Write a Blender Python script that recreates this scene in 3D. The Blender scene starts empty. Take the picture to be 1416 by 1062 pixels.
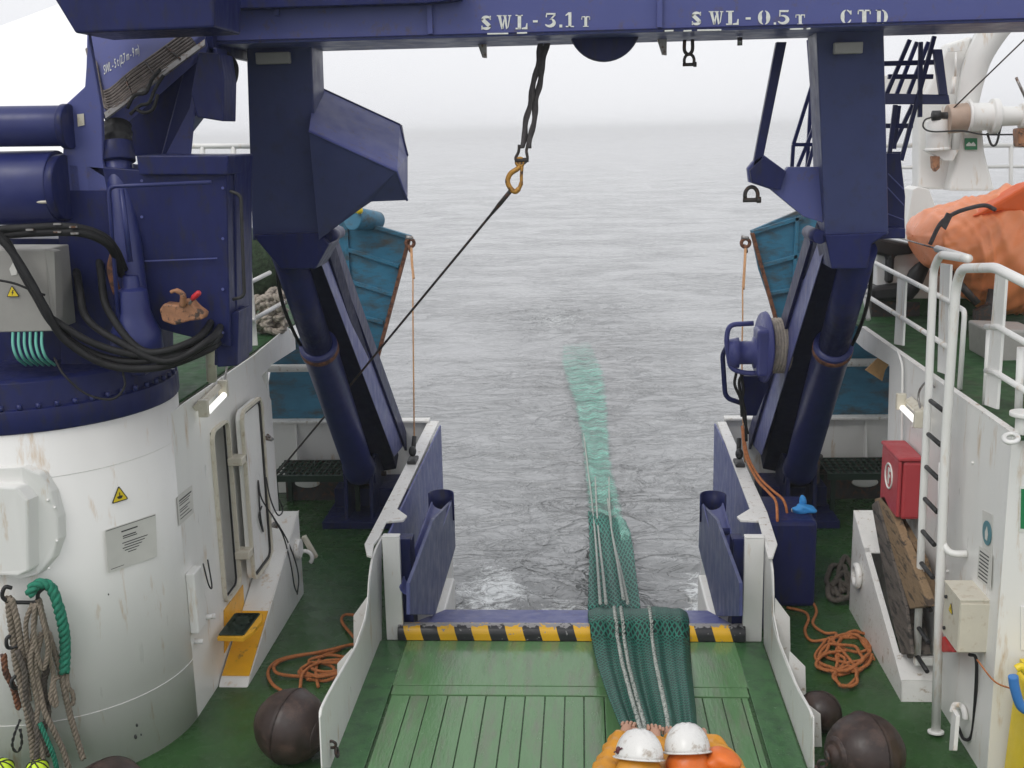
import bpy, bmesh, math, random
import numpy as np
from mathutils import Vector, Matrix
random.seed(7)
SC = bpy.context.scene
COL = SC.collection
# ---------------------------------------------------------------- camera, world, sun, exposure
F, CX, CY, CAMH = 1580.0, 708.0, 531.0, 4.5
_p, _r, _y = math.radians(12.45), math.radians(1.3), math.atan(105 / 1640)
FW = Vector((-math.sin(_y) * math.cos(_p), math.cos(_y) * math.cos(_p), -math.sin(_p)))
_R = Vector((math.cos(_y), math.sin(_y), 0)); _U = _R.cross(FW)
RT = _R * math.cos(_r) - _U * math.sin(_r); UP = _R * math.sin(_r) + _U * math.cos(_r)
EYE = Vector((0, 0, CAMH))
cam = bpy.data.cameras.new('camera'); cam_o = bpy.data.objects.new('camera', cam); COL.objects.link(cam_o)
cam_o.matrix_world = Matrix.Translation(EYE) @ Matrix((RT, UP, -FW)).transposed().to_4x4()
cam.sensor_width = 36.0; cam.lens = F / 1416 * 36; cam.clip_start = .05; cam.clip_end = 20000
SC.camera = cam_o
w = bpy.data.worlds.new('World'); SC.world = w; w.use_nodes = True
wn, wl = w.node_tree.nodes, w.node_tree.links
for n in list(wn): wn.remove(n)
sky = wn.new('ShaderNodeTexSky'); sky.sky_type = 'NISHITA'; sky.sun_disc = False
SUN_EL, SUN_AZ = 50, 212
sky.sun_elevation = math.radians(SUN_EL); sky.sun_rotation = math.radians(SUN_AZ); sky.air_density = 1; sky.dust_density = 4
hs = wn.new('ShaderNodeHueSaturation'); hs.inputs['Saturation'].default_value = .12
mx = wn.new('ShaderNodeMix'); mx.data_type = 'RGBA'; mx.inputs[0].default_value = .82
# overcast cloud layer: very soft noise
tc = wn.new('ShaderNodeTexCoord'); nz = wn.new('ShaderNodeTexNoise'); nz.inputs['Scale'].default_value = 1.6; nz.inputs['Detail'].default_value = 3
cr = wn.new('ShaderNodeValToRGB'); cr.color_ramp.elements[0].position = .3; cr.color_ramp.elements[1].position = .7
cr.color_ramp.elements[0].color = (.80, .81, .85, 1); cr.color_ramp.elements[1].color = (.94, .945, .97, 1)
vm = wn.new('ShaderNodeVectorMath'); vm.operation = 'SCALE'; vm.inputs['Scale'].default_value = 8.7
bg = wn.new('ShaderNodeBackground'); bg.inputs['Strength'].default_value = .1
wo = wn.new('ShaderNodeOutputWorld')
wl.new(tc.outputs['Generated'], nz.inputs['Vector']); wl.new(nz.outputs['Fac'], cr.inputs['Fac'])
wl.new(cr.outputs['Color'], vm.inputs[0]); wl.new(sky.outputs['Color'], hs.inputs['Color'])
wl.new(hs.outputs['Color'], mx.inputs[6]); wl.new(vm.outputs['Vector'], mx.inputs[7])
wl.new(mx.outputs[2], bg.inputs['Color']); wl.new(bg.outputs[0], wo.inputs[0])
sl = bpy.data.lights.new('sun', 'SUN'); sl.energy = .6; sl.angle = math.radians(25); sl.color = (1, .97, .93)
so = bpy.data.objects.new('sun', sl); COL.objects.link(so); so.location = (0, 0, 30)
_d = Vector((math.sin(math.radians(SUN_AZ)) * math.cos(math.radians(SUN_EL)), math.cos(math.radians(SUN_AZ)) * math.cos(math.radians(SUN_EL)), math.sin(math.radians(SUN_EL))))
so.rotation_euler = _d.to_track_quat('Z', 'Y').to_euler()
SC.view_settings.view_transform = 'Standard'; SC.view_settings.look = 'None'
SC.view_settings.exposure = 0.46; SC.view_settings.gamma = 1
# ---------------------------------------------------------------- measuring: a sight line cut by a real plane
def ray(x, y): return FW * F + RT * (x - CX) - UP * (y - CY)
def PX(x, y, v): d = ray(x, y); return EYE + d * (v / d.x)
def PY(x, y, v): d = ray(x, y); return EYE + d * (v / d.y)
def PZ(x, y, v=0.): d = ray(x, y); return EYE + d * ((v - CAMH) / d.z)
def V(*a): return Vector(a)
# ---------------------------------------------------------------- mesh building
def catmull(pts, n=6):
    pts = [Vector(p) for p in pts]
    if len(pts) < 3: return pts
    P = [pts[0] * 2 - pts[1]] + pts + [pts[-1] * 2 - pts[-2]]; out = []
    for i in range(1, len(P) - 2):
        for k in range(n):
            t = k / n; a, b, c, d = P[i - 1:i + 3]
            out.append(.5 * ((2 * b) + (c - a) * t + (2 * a - 5 * b + 4 * c - d) * t * t + (3 * b - a - 3 * c + d) * t ** 3))
    return out + [pts[-1]]
def frames(pts):
    t = [(pts[min(i + 1, len(pts) - 1)] - pts[max(i - 1, 0)]).normalized() for i in range(len(pts))]
    u = t[0].orthogonal().normalized(); fr = []
    for i in range(len(pts)):
        u = (u - t[i] * u.dot(t[i]))
        u = u.normalized() if u.length > 1e-6 else t[i].orthogonal().normalized()
        fr.append((u, t[i].cross(u)))
    return fr
ORG = {}
class M:
    def __init__(s): s.bm = bmesh.new(); s.uv = None
    def poly(s, pts, ext):
        pts = [Vector(p) for p in pts]; ext = Vector(ext)
        a = [s.bm.verts.new(p) for p in pts]; b = [s.bm.verts.new(p + ext) for p in pts]; n = len(a)
        s.bm.faces.new(a); s.bm.faces.new(b[::-1])
        for i in range(n): s.bm.faces.new((a[i], a[(i + 1) % n], b[(i + 1) % n], b[i]))
        return s
    def box(s, x0, x1, y0, y1, z0, z1):
        return s.poly([(x0, y0, z0), (x1, y0, z0), (x1, y1, z0), (x0, y1, z0)], (0, 0, z1 - z0))
    def beam(s, p0, p1, w_, h_, side=(1, 0, 0), w1=None, h1=None):
        p0, p1 = Vector(p0), Vector(p1); t = (p1 - p0).normalized()
        u = Vector(side); u = (u - t * u.dot(t)).normalized(); v = t.cross(u)
        w1 = w1 or w_; h1 = h1 or h_
        a = [s.bm.verts.new(p0 + u * i * w_ / 2 + v * j * h_ / 2) for i, j in ((-1, -1), (1, -1), (1, 1), (-1, 1))]
        b = [s.bm.verts.new(p1 + u * i * w1 / 2 + v * j * h1 / 2) for i, j in ((-1, -1), (1, -1), (1, 1), (-1, 1))]
        s.bm.faces.new(a[::-1]); s.bm.faces.new(b)
        for i in range(4): s.bm.faces.new((a[i], a[(i + 1) % 4], b[(i + 1) % 4], b[i]))
        return s
    def tube(s, pts, r, n=10, closed=False):
        pts = [Vector(p) for p in pts]
        q = [pts[0]]; 
        for p in pts[1:]:
            if (p - q[-1]).length > 1e-5: q.append(p)
        pts = q
        rr = r if isinstance(r, (list, tuple)) else [r] * len(pts)
        fr = frames(pts); rings = []
        for p, (u, v), r_ in zip(pts, fr, rr):
            rings.append([s.bm.verts.new(p + (u * math.cos(k * 2 * math.pi / n) + v * math.sin(k * 2 * math.pi / n)) * r_) for k in range(n)])
        m = len(rings)
        for i in range(m if closed else m - 1):
            A, B = rings[i], rings[(i + 1) % m]
            for k in range(n): s.bm.faces.new((A[k], A[(k + 1) % n], B[(k + 1) % n], B[k])).smooth = True
        if not closed: s.bm.faces.new(rings[0][::-1]); s.bm.faces.new(rings[-1])
        return s
    def pipe(s, pts, r, n=10, k=6): return s.tube(catmull(pts, k), r, n)
    def bent(s, pts, r, rad=.06, n=10):          # straight tube with rounded corners
        pts = [Vector(p) for p in pts]; out = [pts[0]]
        for i in range(1, len(pts) - 1):
            a, b, c = pts[i - 1:i + 2]; d0 = (a - b); d1 = (c - b); q = min(rad, d0.length * .45, d1.length * .45)
            A = b + d0.normalized() * q; B = b + d1.normalized() * q
            for k in range(6):
                t = k / 5; out.append(A * (1 - t) ** 2 + b * 2 * t * (1 - t) + B * t * t)
        return s.tube(out + [pts[-1]], r, n)
    def cyl(s, p0, p1, r, r1=None, n=24): return s.tube([p0, p1], [r, r if r1 is None else r1], n)
    def lathe(s, p, axis, prof, n=28):
        p = Vector(p); ax = Vector(axis).normalized(); return s.ltube([p + ax * t for t, r in prof], [r for t, r in prof], ax, n)
    def ltube(s, pts, rr, ax, n):
        u = ax.orthogonal().normalized(); v = ax.cross(u); rings = []
        for p, r in zip(pts, rr): rings.append([s.bm.verts.new(p + (u * math.cos(k * 2 * math.pi / n) + v * math.sin(k * 2 * math.pi / n)) * max(r, 1e-4)) for k in range(n)])
        for A, B in zip(rings, rings[1:]):
            for k in range(n): s.bm.faces.new((A[k], A[(k + 1) % n], B[(k + 1) % n], B[k])).smooth = True
        s.bm.faces.new(rings[0][::-1]); s.bm.faces.new(rings[-1]); return s
    def ball(s, c, r, sc=(1, 1, 1), n=20, jit=0):
        ret = bmesh.ops.create_uvsphere(s.bm, u_segments=n, v_segments=n * 2 // 3, radius=r)
        for v in ret['verts']:
            if jit: v.co *= 1 + jit * math.sin(v.co.x * 31 + v.co.y * 17) * math.cos(v.co.z * 23 + v.co.x * 11)
            v.co = Vector((v.co.x * sc[0], v.co.y * sc[1], v.co.z * sc[2])) + Vector(c)
            for f in v.link_faces: f.smooth = True
        return s
    def torus(s, c, axis, R, r, a0=0, a1=360, n=28, m=10, up=None):
        ax = Vector(axis).normalized(); u = Vector(up).normalized() if up else ax.orthogonal().normalized(); v = ax.cross(u)
        full = abs(a1 - a0) >= 360; k = n if full else n + 1
        pts = [Vector(c) + (u * math.cos(math.radians(a0 + (a1 - a0) * i / n)) + v * math.sin(math.radians(a0 + (a1 - a0) * i / n))) * R for i in range(k)]
        return s.tube(pts, r, m, full)
    def sheet(s, grid, uvs=None, smooth=True):
        g = [[s.bm.verts.new(p) for p in row] for row in grid]
        if s.uv is None: s.uv = s.bm.loops.layers.uv.new('UVMap')
        for i in range(len(g) - 1):
            for j in range(len(g[0]) - 1):
                f = s.bm.faces.new((g[i][j], g[i][j + 1], g[i + 1][j + 1], g[i + 1][j])); f.smooth = smooth
                if uvs:
                    for l, (a, b) in zip(f.loops, ((i, j), (i, j + 1), (i + 1, j + 1), (i + 1, j))): l[s.uv].uv = uvs[a][b]
        return s
    def rope(s, pts, r, pitch=.09, strands=3, k=8, n=6):
        c = catmull(pts, k); L = 0; q = [c[0]]; step = pitch / 9
        for a, b in zip(c, c[1:]):
            m = max(1, int((b - a).length / step))
            q += [a.lerp(b, (i + 1) / m) for i in range(m)]
        fr = frames(q); acc = [0]
        for a, b in zip(q, q[1:]): acc.append(acc[-1] + (b - a).length)
        for st in range(strands):
            s.tube([p + (u * math.cos(l / pitch * 2 * math.pi + st * 2 * math.pi / strands) + v * math.sin(l / pitch * 2 * math.pi + st * 2 * math.pi / strands)) * r * .52 for p, (u, v), l in zip(q, fr, acc)], r * .56, n)
        return s
    def build(s, name, m, parent=None, bev=0, origin=None, solid=0, sub=0, fixn=True):
        if fixn: bmesh.ops.recalc_face_normals(s.bm, faces=s.bm.faces[:])
        if parent is not None: o0 = ORG[parent.name]
        else:
            if origin is not None: o0 = Vector(origin)
            else:
                cs = [v.co for v in s.bm.verts]
                o0 = Vector(((min(c.x for c in cs) + max(c.x for c in cs)) / 2, (min(c.y for c in cs) + max(c.y for c in cs)) / 2, min(c.z for c in cs)))
        for v in s.bm.verts: v.co -= o0
        me = bpy.data.meshes.new(name); s.bm.to_mesh(me); s.bm.free()
        if m is not None: me.materials.append(m)
        o = bpy.data.objects.new(name, me); COL.objects.link(o)
        if parent is not None: o.parent = parent
        else: o.location = o0
        ORG[o.name] = o0
        if sub: b = o.modifiers.new('sub', 'SUBSURF'); b.levels = sub; b.render_levels = sub
        if solid: b = o.modifiers.new('solid', 'SOLIDIFY'); b.thickness = solid; b.offset = 0
        if bev: b = o.modifiers.new('bevel', 'BEVEL'); b.width = bev; b.segments = 2; b.limit_method = 'ANGLE'; b.angle_limit = math.radians(35)
        return o
def tag(o, label, cat=None, group=None, kind=None):
    if label: o['label'] = label
    if cat: o['category'] = cat
    if group: o['group'] = group
    if kind: o['kind'] = kind
    return o
def thing(name, label, cat, loc=(0, 0, 0), group=None):
    o = bpy.data.objects.new(name, None); COL.objects.link(o); o.location = loc; o.empty_display_size = .1
    ORG[o.name] = Vector(loc); return tag(o, label, cat, group)
def copy_tree(o, parent=None, loc=None, rot=None, label=None):
    c = o.copy(); COL.objects.link(c); c.parent = parent
    if loc is not None: c.location = loc
    if rot is not None: c.rotation_euler = rot
    if label: c['label'] = label
    for ch in list(o.children): copy_tree(ch, c)
    return c
# ---------------------------------------------------------------- materials
def lin(c): return tuple((x / 12.92 if x <= .04045 else ((x + .055) / 1.055) ** 2.4) for x in [v / 255 for v in c])
def mat(name, col, rough=.45, metal=0, var=.12, scale=6, dirt=None, dirt_amt=.35, dscale=5, dsharp=.08, bump=.0, bscale=60, rvar=.12, coat=0, stretch=(1, 1, 1), uvc=False, spec=.5):
    m = bpy.data.materials.new(name); m.use_nodes = True; n, l = m.node_tree.nodes, m.node_tree.links
    b = n['Principled BSDF']; b.inputs['Roughness'].default_value = rough; b.inputs['Metallic'].default_value = metal
    b.inputs['Coat Weight'].default_value = coat; b.inputs['Specular IOR Level'].default_value = spec
    t = n.new('ShaderNodeTexCoord'); mp = n.new('ShaderNodeMapping'); mp.inputs['Scale'].default_value = stretch
    l.new(t.outputs['UV' if uvc else 'Object'], mp.inputs['Vector'])
    def noise(sc, det=5, ro=.6):
        x = n.new('ShaderNodeTexNoise'); x.inputs['Scale'].default_value = sc; x.inputs['Detail'].default_value = det; x.inputs['Roughness'].default_value = ro
        l.new(mp.outputs['Vector'], x.inputs['Vector']); return x
    a = noise(scale); r = n.new('ShaderNodeMapRange'); r.inputs['From Min'].default_value = .3; r.inputs['From Max'].default_value = .7
    r.inputs['To Min'].default_value = 1 - var; r.inputs['To Max'].default_value = 1 + var; l.new(a.outputs['Fac'], r.inputs['Value'])
    s = n.new('ShaderNodeVectorMath'); s.operation = 'SCALE'; s.inputs[0].default_value = col[:3]; l.new(r.outputs['Result'], s.inputs['Scale'])
    out = s.outputs['Vector']
    if dirt is not None:
        d = noise(dscale, 8, .68); q = n.new('ShaderNodeMapRange'); th = 1 - dirt_amt
        q.inputs['From Min'].default_value = .35 + th * .3 - dsharp / 2; q.inputs['From Max'].default_value = .35 + th * .3 + dsharp / 2; l.new(d.outputs['Fac'], q.inputs['Value'])
        x = n.new('ShaderNodeMix'); x.data_type = 'RGBA'; l.new(q.outputs['Result'], x.inputs[0]); l.new(out, x.inputs[6]); x.inputs[7].default_value = (*dirt[:3], 1); out = x.outputs[2]
    l.new(out, b.inputs['Base Color'])
    rn = noise(scale * 2.3); q = n.new('ShaderNodeMapRange'); q.inputs['From Min'].default_value = .3; q.inputs['From Max'].default_value = .7
    q.inputs['To Min'].default_value = max(.02, rough - rvar); q.inputs['To Max'].default_value = min(1, rough + rvar); l.new(rn.outputs['Fac'], q.inputs['Value']); l.new(q.outputs['Result'], b.inputs['Roughness'])
    if bump:
        bn = noise(bscale, 4); bu = n.new('ShaderNodeBump'); bu.inputs['Strength'].default_value = bump; bu.inputs['Distance'].default_value = .01; l.new(bn.outputs['Fac'], bu.inputs['Height']); l.new(bu.outputs['Normal'], b.inputs['Normal'])
    m['_out'] = 0
    return m
NAVY = mat('navy_paint', (.0135, .0185, .088), .40, var=.15, dirt=(.026, .026, .045), dirt_amt=.12, dscale=9, dsharp=.2, bump=.05, bscale=12, rvar=.1, spec=.2, stretch=(1.4, 1.4, .5))
NAVYD = mat('shaded_navy_paint', (.014, .017, .052), .6, var=.15, spec=.12)  # navy copy; shade inside the lower leg channel is in the colour
GNAVY = mat('half_lit_navy_paint', (.053, .064, .158), .42, var=.06, scale=3, dirt=(.05, .055, .11), dirt_amt=.08, dscale=8, dsharp=.2, spec=.25, stretch=(1, 1, .8))  # mid navy copy; haze and light on gantry faces are in the colour
WINCHB = mat('lit_winch_navy_paint', (.065, .072, .235), .36, var=.08, spec=.35)  # lighter navy copy; the stronger light on the winch is in the colour
NAVYL = mat('navy_paint_smooth', (.021, .028, .125), .34, var=.1, rvar=.05, spec=.38)
NAVYG = mat('lit_navy_paint', (.082, .095, .268), .42, var=.05, scale=3, dirt=(.10, .09, .15), dirt_amt=.07, dscale=12, dsharp=.15, spec=.3, stretch=(1, 1, .8))  # lightest navy copy; sky light on open faces is in the colour
WHITE = mat('white_ship_paint', (.78, .775, .745), .38, var=.022, scale=2.2, dirt=(.58, .46, .33), dirt_amt=.05, dscale=4, dsharp=.12, bump=.08, bscale=5, rvar=.12, stretch=(1.8, 1.8, .35))
WHITED = mat('white_paint_scuffed', (.76, .75, .72), .42, var=.05, dirt=(.42, .34, .26), dirt_amt=.09, dscale=16, dsharp=.1, bump=.12, bscale=14)
CREAM = mat('cream_enamel', (.62, .58, .48), .42, var=.05, dirt=(.46, .38, .27), dirt_amt=.10, dscale=14, dsharp=.15)
GREY = mat('grey_cabinet_paint', (.30, .29, .27), .5, var=.06)
GREEN = mat('green_deck_paint', (.033, .092, .027), .26, var=.10, scale=3, dirt=(.026, .06, .022), dirt_amt=.2, dscale=2.2, dsharp=.3, bump=.2, bscale=70, rvar=.14, spec=.32)
MARGIN = mat('wet_green_margin', (.055, .155, .055), .19, var=.14, scale=3, dirt=(.03, .08, .035), dirt_amt=.3, dscale=6, dsharp=.25, bump=.4, bscale=22, rvar=.1)
GREENU = mat('dull_green_deck_paint', (.028, .085, .030), .6, var=.2, scale=4, dirt=(.02, .04, .02), dirt_amt=.3, dscale=5, dsharp=.2, bump=.3, spec=.15)
PLANK = mat('worn_green_planks', (.112, .235, .100), .17, var=.10, scale=2.6, dirt=(.15, .17, .12), dirt_amt=.16, dscale=3.2, dsharp=.25, bump=.28, bscale=20, rvar=.16, stretch=(2.2, .45, 1))
TEAL = mat('teal_trawl_door_paint', (.030, .165, .27), .45, var=.25, scale=3, dirt=(.055, .055, .05), dirt_amt=.26, dscale=4, dsharp=.2, bump=.3, bscale=20, stretch=(.6, 1, 1.6))
BLACK = mat('black_rubber', (.017, .017, .018), .5, var=.2)
HOSE = mat('hydraulic_hose', (.013, .013, .014), .6, var=.25, spec=.25)
STEEL = mat('dull_steel', (.30, .29, .28), .42, .7, var=.15, dirt=(.12, .06, .035), dirt_amt=.3, dscale=15)
DARK = mat('dark_tarred_steel', (.045, .040, .038), .55, .2, var=.3, dirt=(.11, .05, .03), dirt_amt=.3, dscale=20)
RUST = mat('rusty_steel', (.19, .075, .035), .8, var=.3, scale=14, dirt=(.07, .03, .02), dirt_amt=.4, dscale=18, bump=.4)
YEL = mat('yellow_step_paint', (.78, .40, .015), .4, var=.08, dirt=(.35, .2, .04), dirt_amt=.12, dscale=10)
GRAT = mat('dark_green_grating', (.007, .028, .015), .5, var=.15)
ORANGE = mat('orange_rope', (.42, .145, .045), .8, var=.25, scale=30, bump=.5, bscale=120)
MANILA = mat('weathered_rope', (.235, .195, .15), .9, var=.3, scale=25, bump=.6, bscale=150)
ROPED = mat('dark_soaked_rope', (.10, .085, .07), .9, var=.35, scale=25, bump=.6, bscale=150)
GROPE = mat('green_twisted_rope', (.02, .20, .125), .8, var=.3, scale=25, bump=.5, bscale=150)
RED = mat('faded_red_plastic', (.42, .045, .055), .42, var=.08, scale=3)
WOOD = mat('rough_timber', (.27, .18, .10), .8, var=.3, scale=6, dirt=(.07, .05, .035), dirt_amt=.32, dscale=6, bump=.6, bscale=30, stretch=(1.5, .5, 3))
WOODD = mat('grey_weathered_timber', (.12, .10, .085), .8, var=.35, scale=5, dirt=(.03, .028, .025), dirt_amt=.35, dscale=6, bump=.6, bscale=30, stretch=(1.5, .5, 3))
RUBR = mat('brown_rubber_bobbin', (.030, .017, .014), .46, var=.35, scale=6, dirt=(.075, .045, .035), dirt_amt=.25, dscale=7, dsharp=.15, bump=.25, bscale=12, rvar=.15)
HAT = mat('white_helmet_plastic', (.74, .73, .70), .3, var=.04, dirt=(.40, .34, .28), dirt_amt=.16, dscale=11, dsharp=.1, rvar=.08)
OILY = mat('yellow_oilskin', (.62, .27, .02), .4, var=.12, scale=8, bump=.5, bscale=16)
OILO = mat('orange_oilskin', (.72, .16, .02), .4, var=.12, scale=8, bump=.5, bscale=16)
SKIN = mat('skin', (.45, .25, .17), .5, var=.06)
HAIR = mat('dark_hair', (.03, .02, .015), .6, var=.3, scale=60)
GOLD = mat('yellow_worn_hook_steel', (.50, .25, .045), .4, .3, var=.2, scale=20, dirt=(.09, .05, .03), dirt_amt=.3, dscale=25)
RAFT = mat('orange_vinyl_cover', (.92, .30, .12), .36, var=.10, scale=3, bump=.6, bscale=6)
MOOR = mat('pale_wound_rope', (.46, .40, .33), .9, var=.25, scale=20, bump=.5, bscale=120)
TANROPE = mat('pale_orange_rope', (.50, .27, .13), .85, var=.3, scale=40, bump=.5, bscale=120)
PAPER = mat('notice_sheet', (.62, .61, .57), .5, var=.05)
INK = mat('dark_ink', (.03, .03, .03), .6, var=.1)
SYEL = mat('sign_yellow', (.78, .58, .02), .4, var=.05)
SGREEN = mat('sign_green', (.01, .20, .07), .4, var=.06)
SBLUE = mat('faded_blue_sign', (.06, .20, .24), .4, var=.1)
LETTER = mat('stencil_white_paint', (.72, .73, .68), .5, var=.12, scale=30)
TAN = mat('tan_leather', (.52, .31, .13), .75, var=.2, scale=8, bump=.3)
BLUEC = mat('bright_blue_cloth', (.03, .25, .60), .6, var=.15, scale=14, bump=.5, bscale=40)
CABLEG = mat('pale_green_cable', (.12, .42, .34), .5, var=.1)
SLING = mat('grey_brown_webbing', (.085, .075, .078), .85, var=.2, scale=40, bump=.4, bscale=120)
RUST3 = mat('tan_greased_drum', (.42, .31, .24), .5, var=.12)
RUST2 = mat('greased_brown_metal', (.36, .17, .085), .55, var=.35, scale=10, dirt=(.06, .04, .03), dirt_amt=.3, dscale=14, bump=.4)
FLOATY = mat('fluorescent_yellow', (.62, .85, .03), .5, var=.08)
def emis(name, col, st):
    m = bpy.data.materials.new(name); m.use_nodes = True; b = m.node_tree.nodes['Principled BSDF']
    b.inputs['Base Color'].default_value = (*col, 1); b.inputs['Emission Color'].default_value = (*col, 1); b.inputs['Emission Strength'].default_value = st; return m
TUBE = emis('lit_fluorescent_tube', (1, .99, .95), .9)
# ---------------------------------------------------------------- sea
WZ = -2.2
def sea():
    rng = np.random.RandomState(3)
    ys = [-900., -300, -120, -60, -30, -15, -5, 2, 6, 9, 11]; y = 12.0
    while y < 5200: ys.append(y); y += max(.065, (y - 4) ** 1.35 * .0022)
    ys = np.array(ys)
    u = np.linspace(-1, 1, 431); k = 7.6; xs = np.sinh(u * k) / np.sinh(k) * 4200
    # even spacing near the ship
    core = np.linspace(-14, 14, 281); xs = np.sort(np.concatenate([xs[np.abs(xs) > 14.2], core])); 
    X, Y = np.meshgrid(xs, ys); Zv = np.zeros_like(X)
    dist = np.sqrt(X ** 2 + Y ** 2)
    for i in range(58):
        lam = .28 * (24 ** (i / 57)); th = math.radians(90 + rng.normal(0, 58)); kx, ky = math.cos(th) * 2 * math.pi / lam, math.sin(th) * 2 * math.pi / lam
        amp = .0022 * lam ** .85 * (.7 + .6 * rng.rand()); ph = rng.rand() * 6.28
        fade = np.clip(lam * 95 / np.maximum(dist, 1), 0, 1) ** 1.5 * 1
        mod = .55 + .45 * np.sin(X * rng.normal(0, .25) + Y * rng.normal(0, .16) + rng.rand() * 6)
        a = kx * X + ky * Y + ph + .8 * np.sin(X * .31 + Y * .22 + i)
        Zv += amp * fade * mod * (1 - 2 * np.abs(np.sin(a / 2)) ** 1.3)
    # broken wake beside the streamed net and behind the stern
    for cx, cy, sx, sy, am in ((-.2, 26, 2.6, 10, .028), (-.5, 41, 3.2, 4.5, .045), (-1.4, 16, 1.5, 1.6, .07), (1.3, 16, 1.0, 2.4, .06), (0, 19, 6, 4, .014)):
        g = np.exp(-((X - cx) / sx) ** 2 - ((Y - cy) / sy) ** 2)
        n_ = sum(np.sin(X * rng.normal(0, 2.2) + Y * rng.normal(0, 7) + rng.rand() * 6 + np.sin(X * 1.3 + Y)) for _ in range(14)) / 3.7
        Zv += am * g * n_
    nx, ny = len(xs), len(ys)
    co = np.stack([X.ravel(), Y.ravel(), Zv.ravel()], 1).astype(np.float32)
    idx = np.arange(nx * ny).reshape(ny, nx); f = np.stack([idx[:-1, :-1].ravel(), idx[:-1, 1:].ravel(), idx[1:, 1:].ravel(), idx[1:, :-1].ravel()], 1).astype(np.int32)
    me = bpy.data.meshes.new('sea'); me.vertices.add(len(co)); me.vertices.foreach_set('co', co.ravel())
    me.loops.add(f.size); me.loops.foreach_set('vertex_index', f.ravel()); me.polygons.add(len(f))
    me.polygons.foreach_set('loop_start', np.arange(0, f.size, 4, dtype=np.int32)); me.polygons.foreach_set('loop_total', np.full(len(f), 4, np.int32))
    me.polygons.foreach_set('use_smooth', np.ones(len(f), bool)); me.update()
    m = bpy.data.materials.new('grey_sea'); m.use_nodes = True; n, l = m.node_tree.nodes, m.node_tree.links; b = n['Principled BSDF']
    b.inputs['Roughness'].default_value = .07; b.inputs['IOR'].default_value = 1.75
    t = n.new('ShaderNodeTexCoord'); 
    def noise(sc, det, st=(1, 1, 1), ro=.55, dis=0):
        mp = n.new('ShaderNodeMapping'); mp.inputs['Scale'].default_value = st; x = n.new('ShaderNodeTexNoise'); x.inputs['Scale'].default_value = sc; x.inputs['Detail'].default_value = det; x.inputs['Roughness'].default_value = ro; x.inputs['Distortion'].default_value = dis
        l.new(t.outputs['Object'], mp.inputs['Vector']); l.new(mp.outputs['Vector'], x.inputs['Vector']); return x.outputs['Fac']
    def math_(op, a, b_=None, c=None, clamp=False):
        x = n.new('ShaderNodeMath'); x.operation = op; x.use_clamp = clamp
        for i, v in enumerate((a, b_, c)):
            if v is None: continue
            if isinstance(v, (int, float)): x.inputs[i].default_value = v
            else: l.new(v, x.inputs[i])
        return x.outputs[0]
    def ridge(sc, det, dis, p, st=(1, 1, 1)):                        # thin crests on otherwise smooth water
        nn = noise(sc, det, st, .5, dis); return math_('POWER', math_('SUBTRACT', 1.0, math_('ABSOLUTE', math_('MULTIPLY_ADD', nn, 2.6, -1.3)), clamp=True), p)
    h = math_('ADD', math_('MULTIPLY', noise(.8, 3, (.8, 1.1, 1), .5, .6), .35), math_('MULTIPLY', noise(3.4, 4, (.9, 1.1, 1), .6, 1.2), .08))
    h = math_('ADD', h, math_('ADD', math_('MULTIPLY', ridge(.55, 4, 1.5, 9, (.75, 1.2, 1)), .36), math_('MULTIPLY', ridge(1.7, 3, 1.8, 7, (.8, 1.2, 1)), .12)))
    h = math_('ADD', h, math_('MULTIPLY', ridge(4.5, 2, 1.5, 5), .018))
    sx = n.new('ShaderNodeSeparateXYZ'); l.new(t.outputs['Object'], sx.inputs[0])
    def blob(cx, cy, rx, ry):
        a = math_('DIVIDE', math_('SUBTRACT', sx.outputs[0], cx), rx); c = math_('DIVIDE', math_('SUBTRACT', sx.outputs[1], cy), ry)
        return math_('SUBTRACT', 1.0, math_('SQRT', math_('ADD', math_('MULTIPLY', a, a), math_('MULTIPLY', c, c))), clamp=True)
    calm = math_('MULTIPLY_ADD', noise(.22, 4, (.7, 1, 1), dis=.9), 5.0, -2.15, True)
    wake = math_('MULTIPLY', math_('MAXIMUM', blob(.2, 25, 3.6, 17), math_('MULTIPLY', blob(-.8, 42, 4.5, 7), 1.3)), 1.25)
    bu = n.new('ShaderNodeBump'); bu.inputs['Strength'].default_value = 1.0; bu.inputs['Distance'].default_value = .20
    far_ = math_('POWER', math_('DIVIDE', 30.0, math_('MAXIMUM', sx.outputs[1], 30.0)), .6); h = math_('MULTIPLY', math_('MULTIPLY', h, far_), math_('ADD', math_('ADD', calm, wake), .20)); l.new(h, bu.inputs['Height']); l.new(bu.outputs['Normal'], b.inputs['Normal'])
    # foam patches where the hull and net churn the water
    g = blob(-1.35, 15.9, 1.0, 1.9)
    for q in ((-.3, 15.0, 1.1, .8), (1.70, 15.7, .5, 1.9), (-3.4, 16, 1.6, 2.5)): g = math_('MAXIMUM', g, blob(*q))
    g = math_('MAXIMUM', g, math_('MULTIPLY', blob(-.9, 41.5, 2.6, 5), .62)); g = math_('MAXIMUM', g, math_('MULTIPLY', blob(.5, 24, 2.4, 9), .30))
    fo = math_('MULTIPLY_ADD', g, .62, math_('MULTIPLY_ADD', noise(3.2, 9, (1, 1.3, 1), .78, 1.6), 1.7, -1.18))
    fo = math_('MULTIPLY', math_('MULTIPLY', fo, 4.5), math_('GREATER_THAN', g, .01), clamp=True)
    cm = n.new('ShaderNodeMix'); cm.data_type = 'RGBA'; l.new(fo, cm.inputs[0]); cm.inputs[6].default_value = (.225, .232, .234, 1); cm.inputs[7].default_value = (.72, .74, .74, 1)
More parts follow.
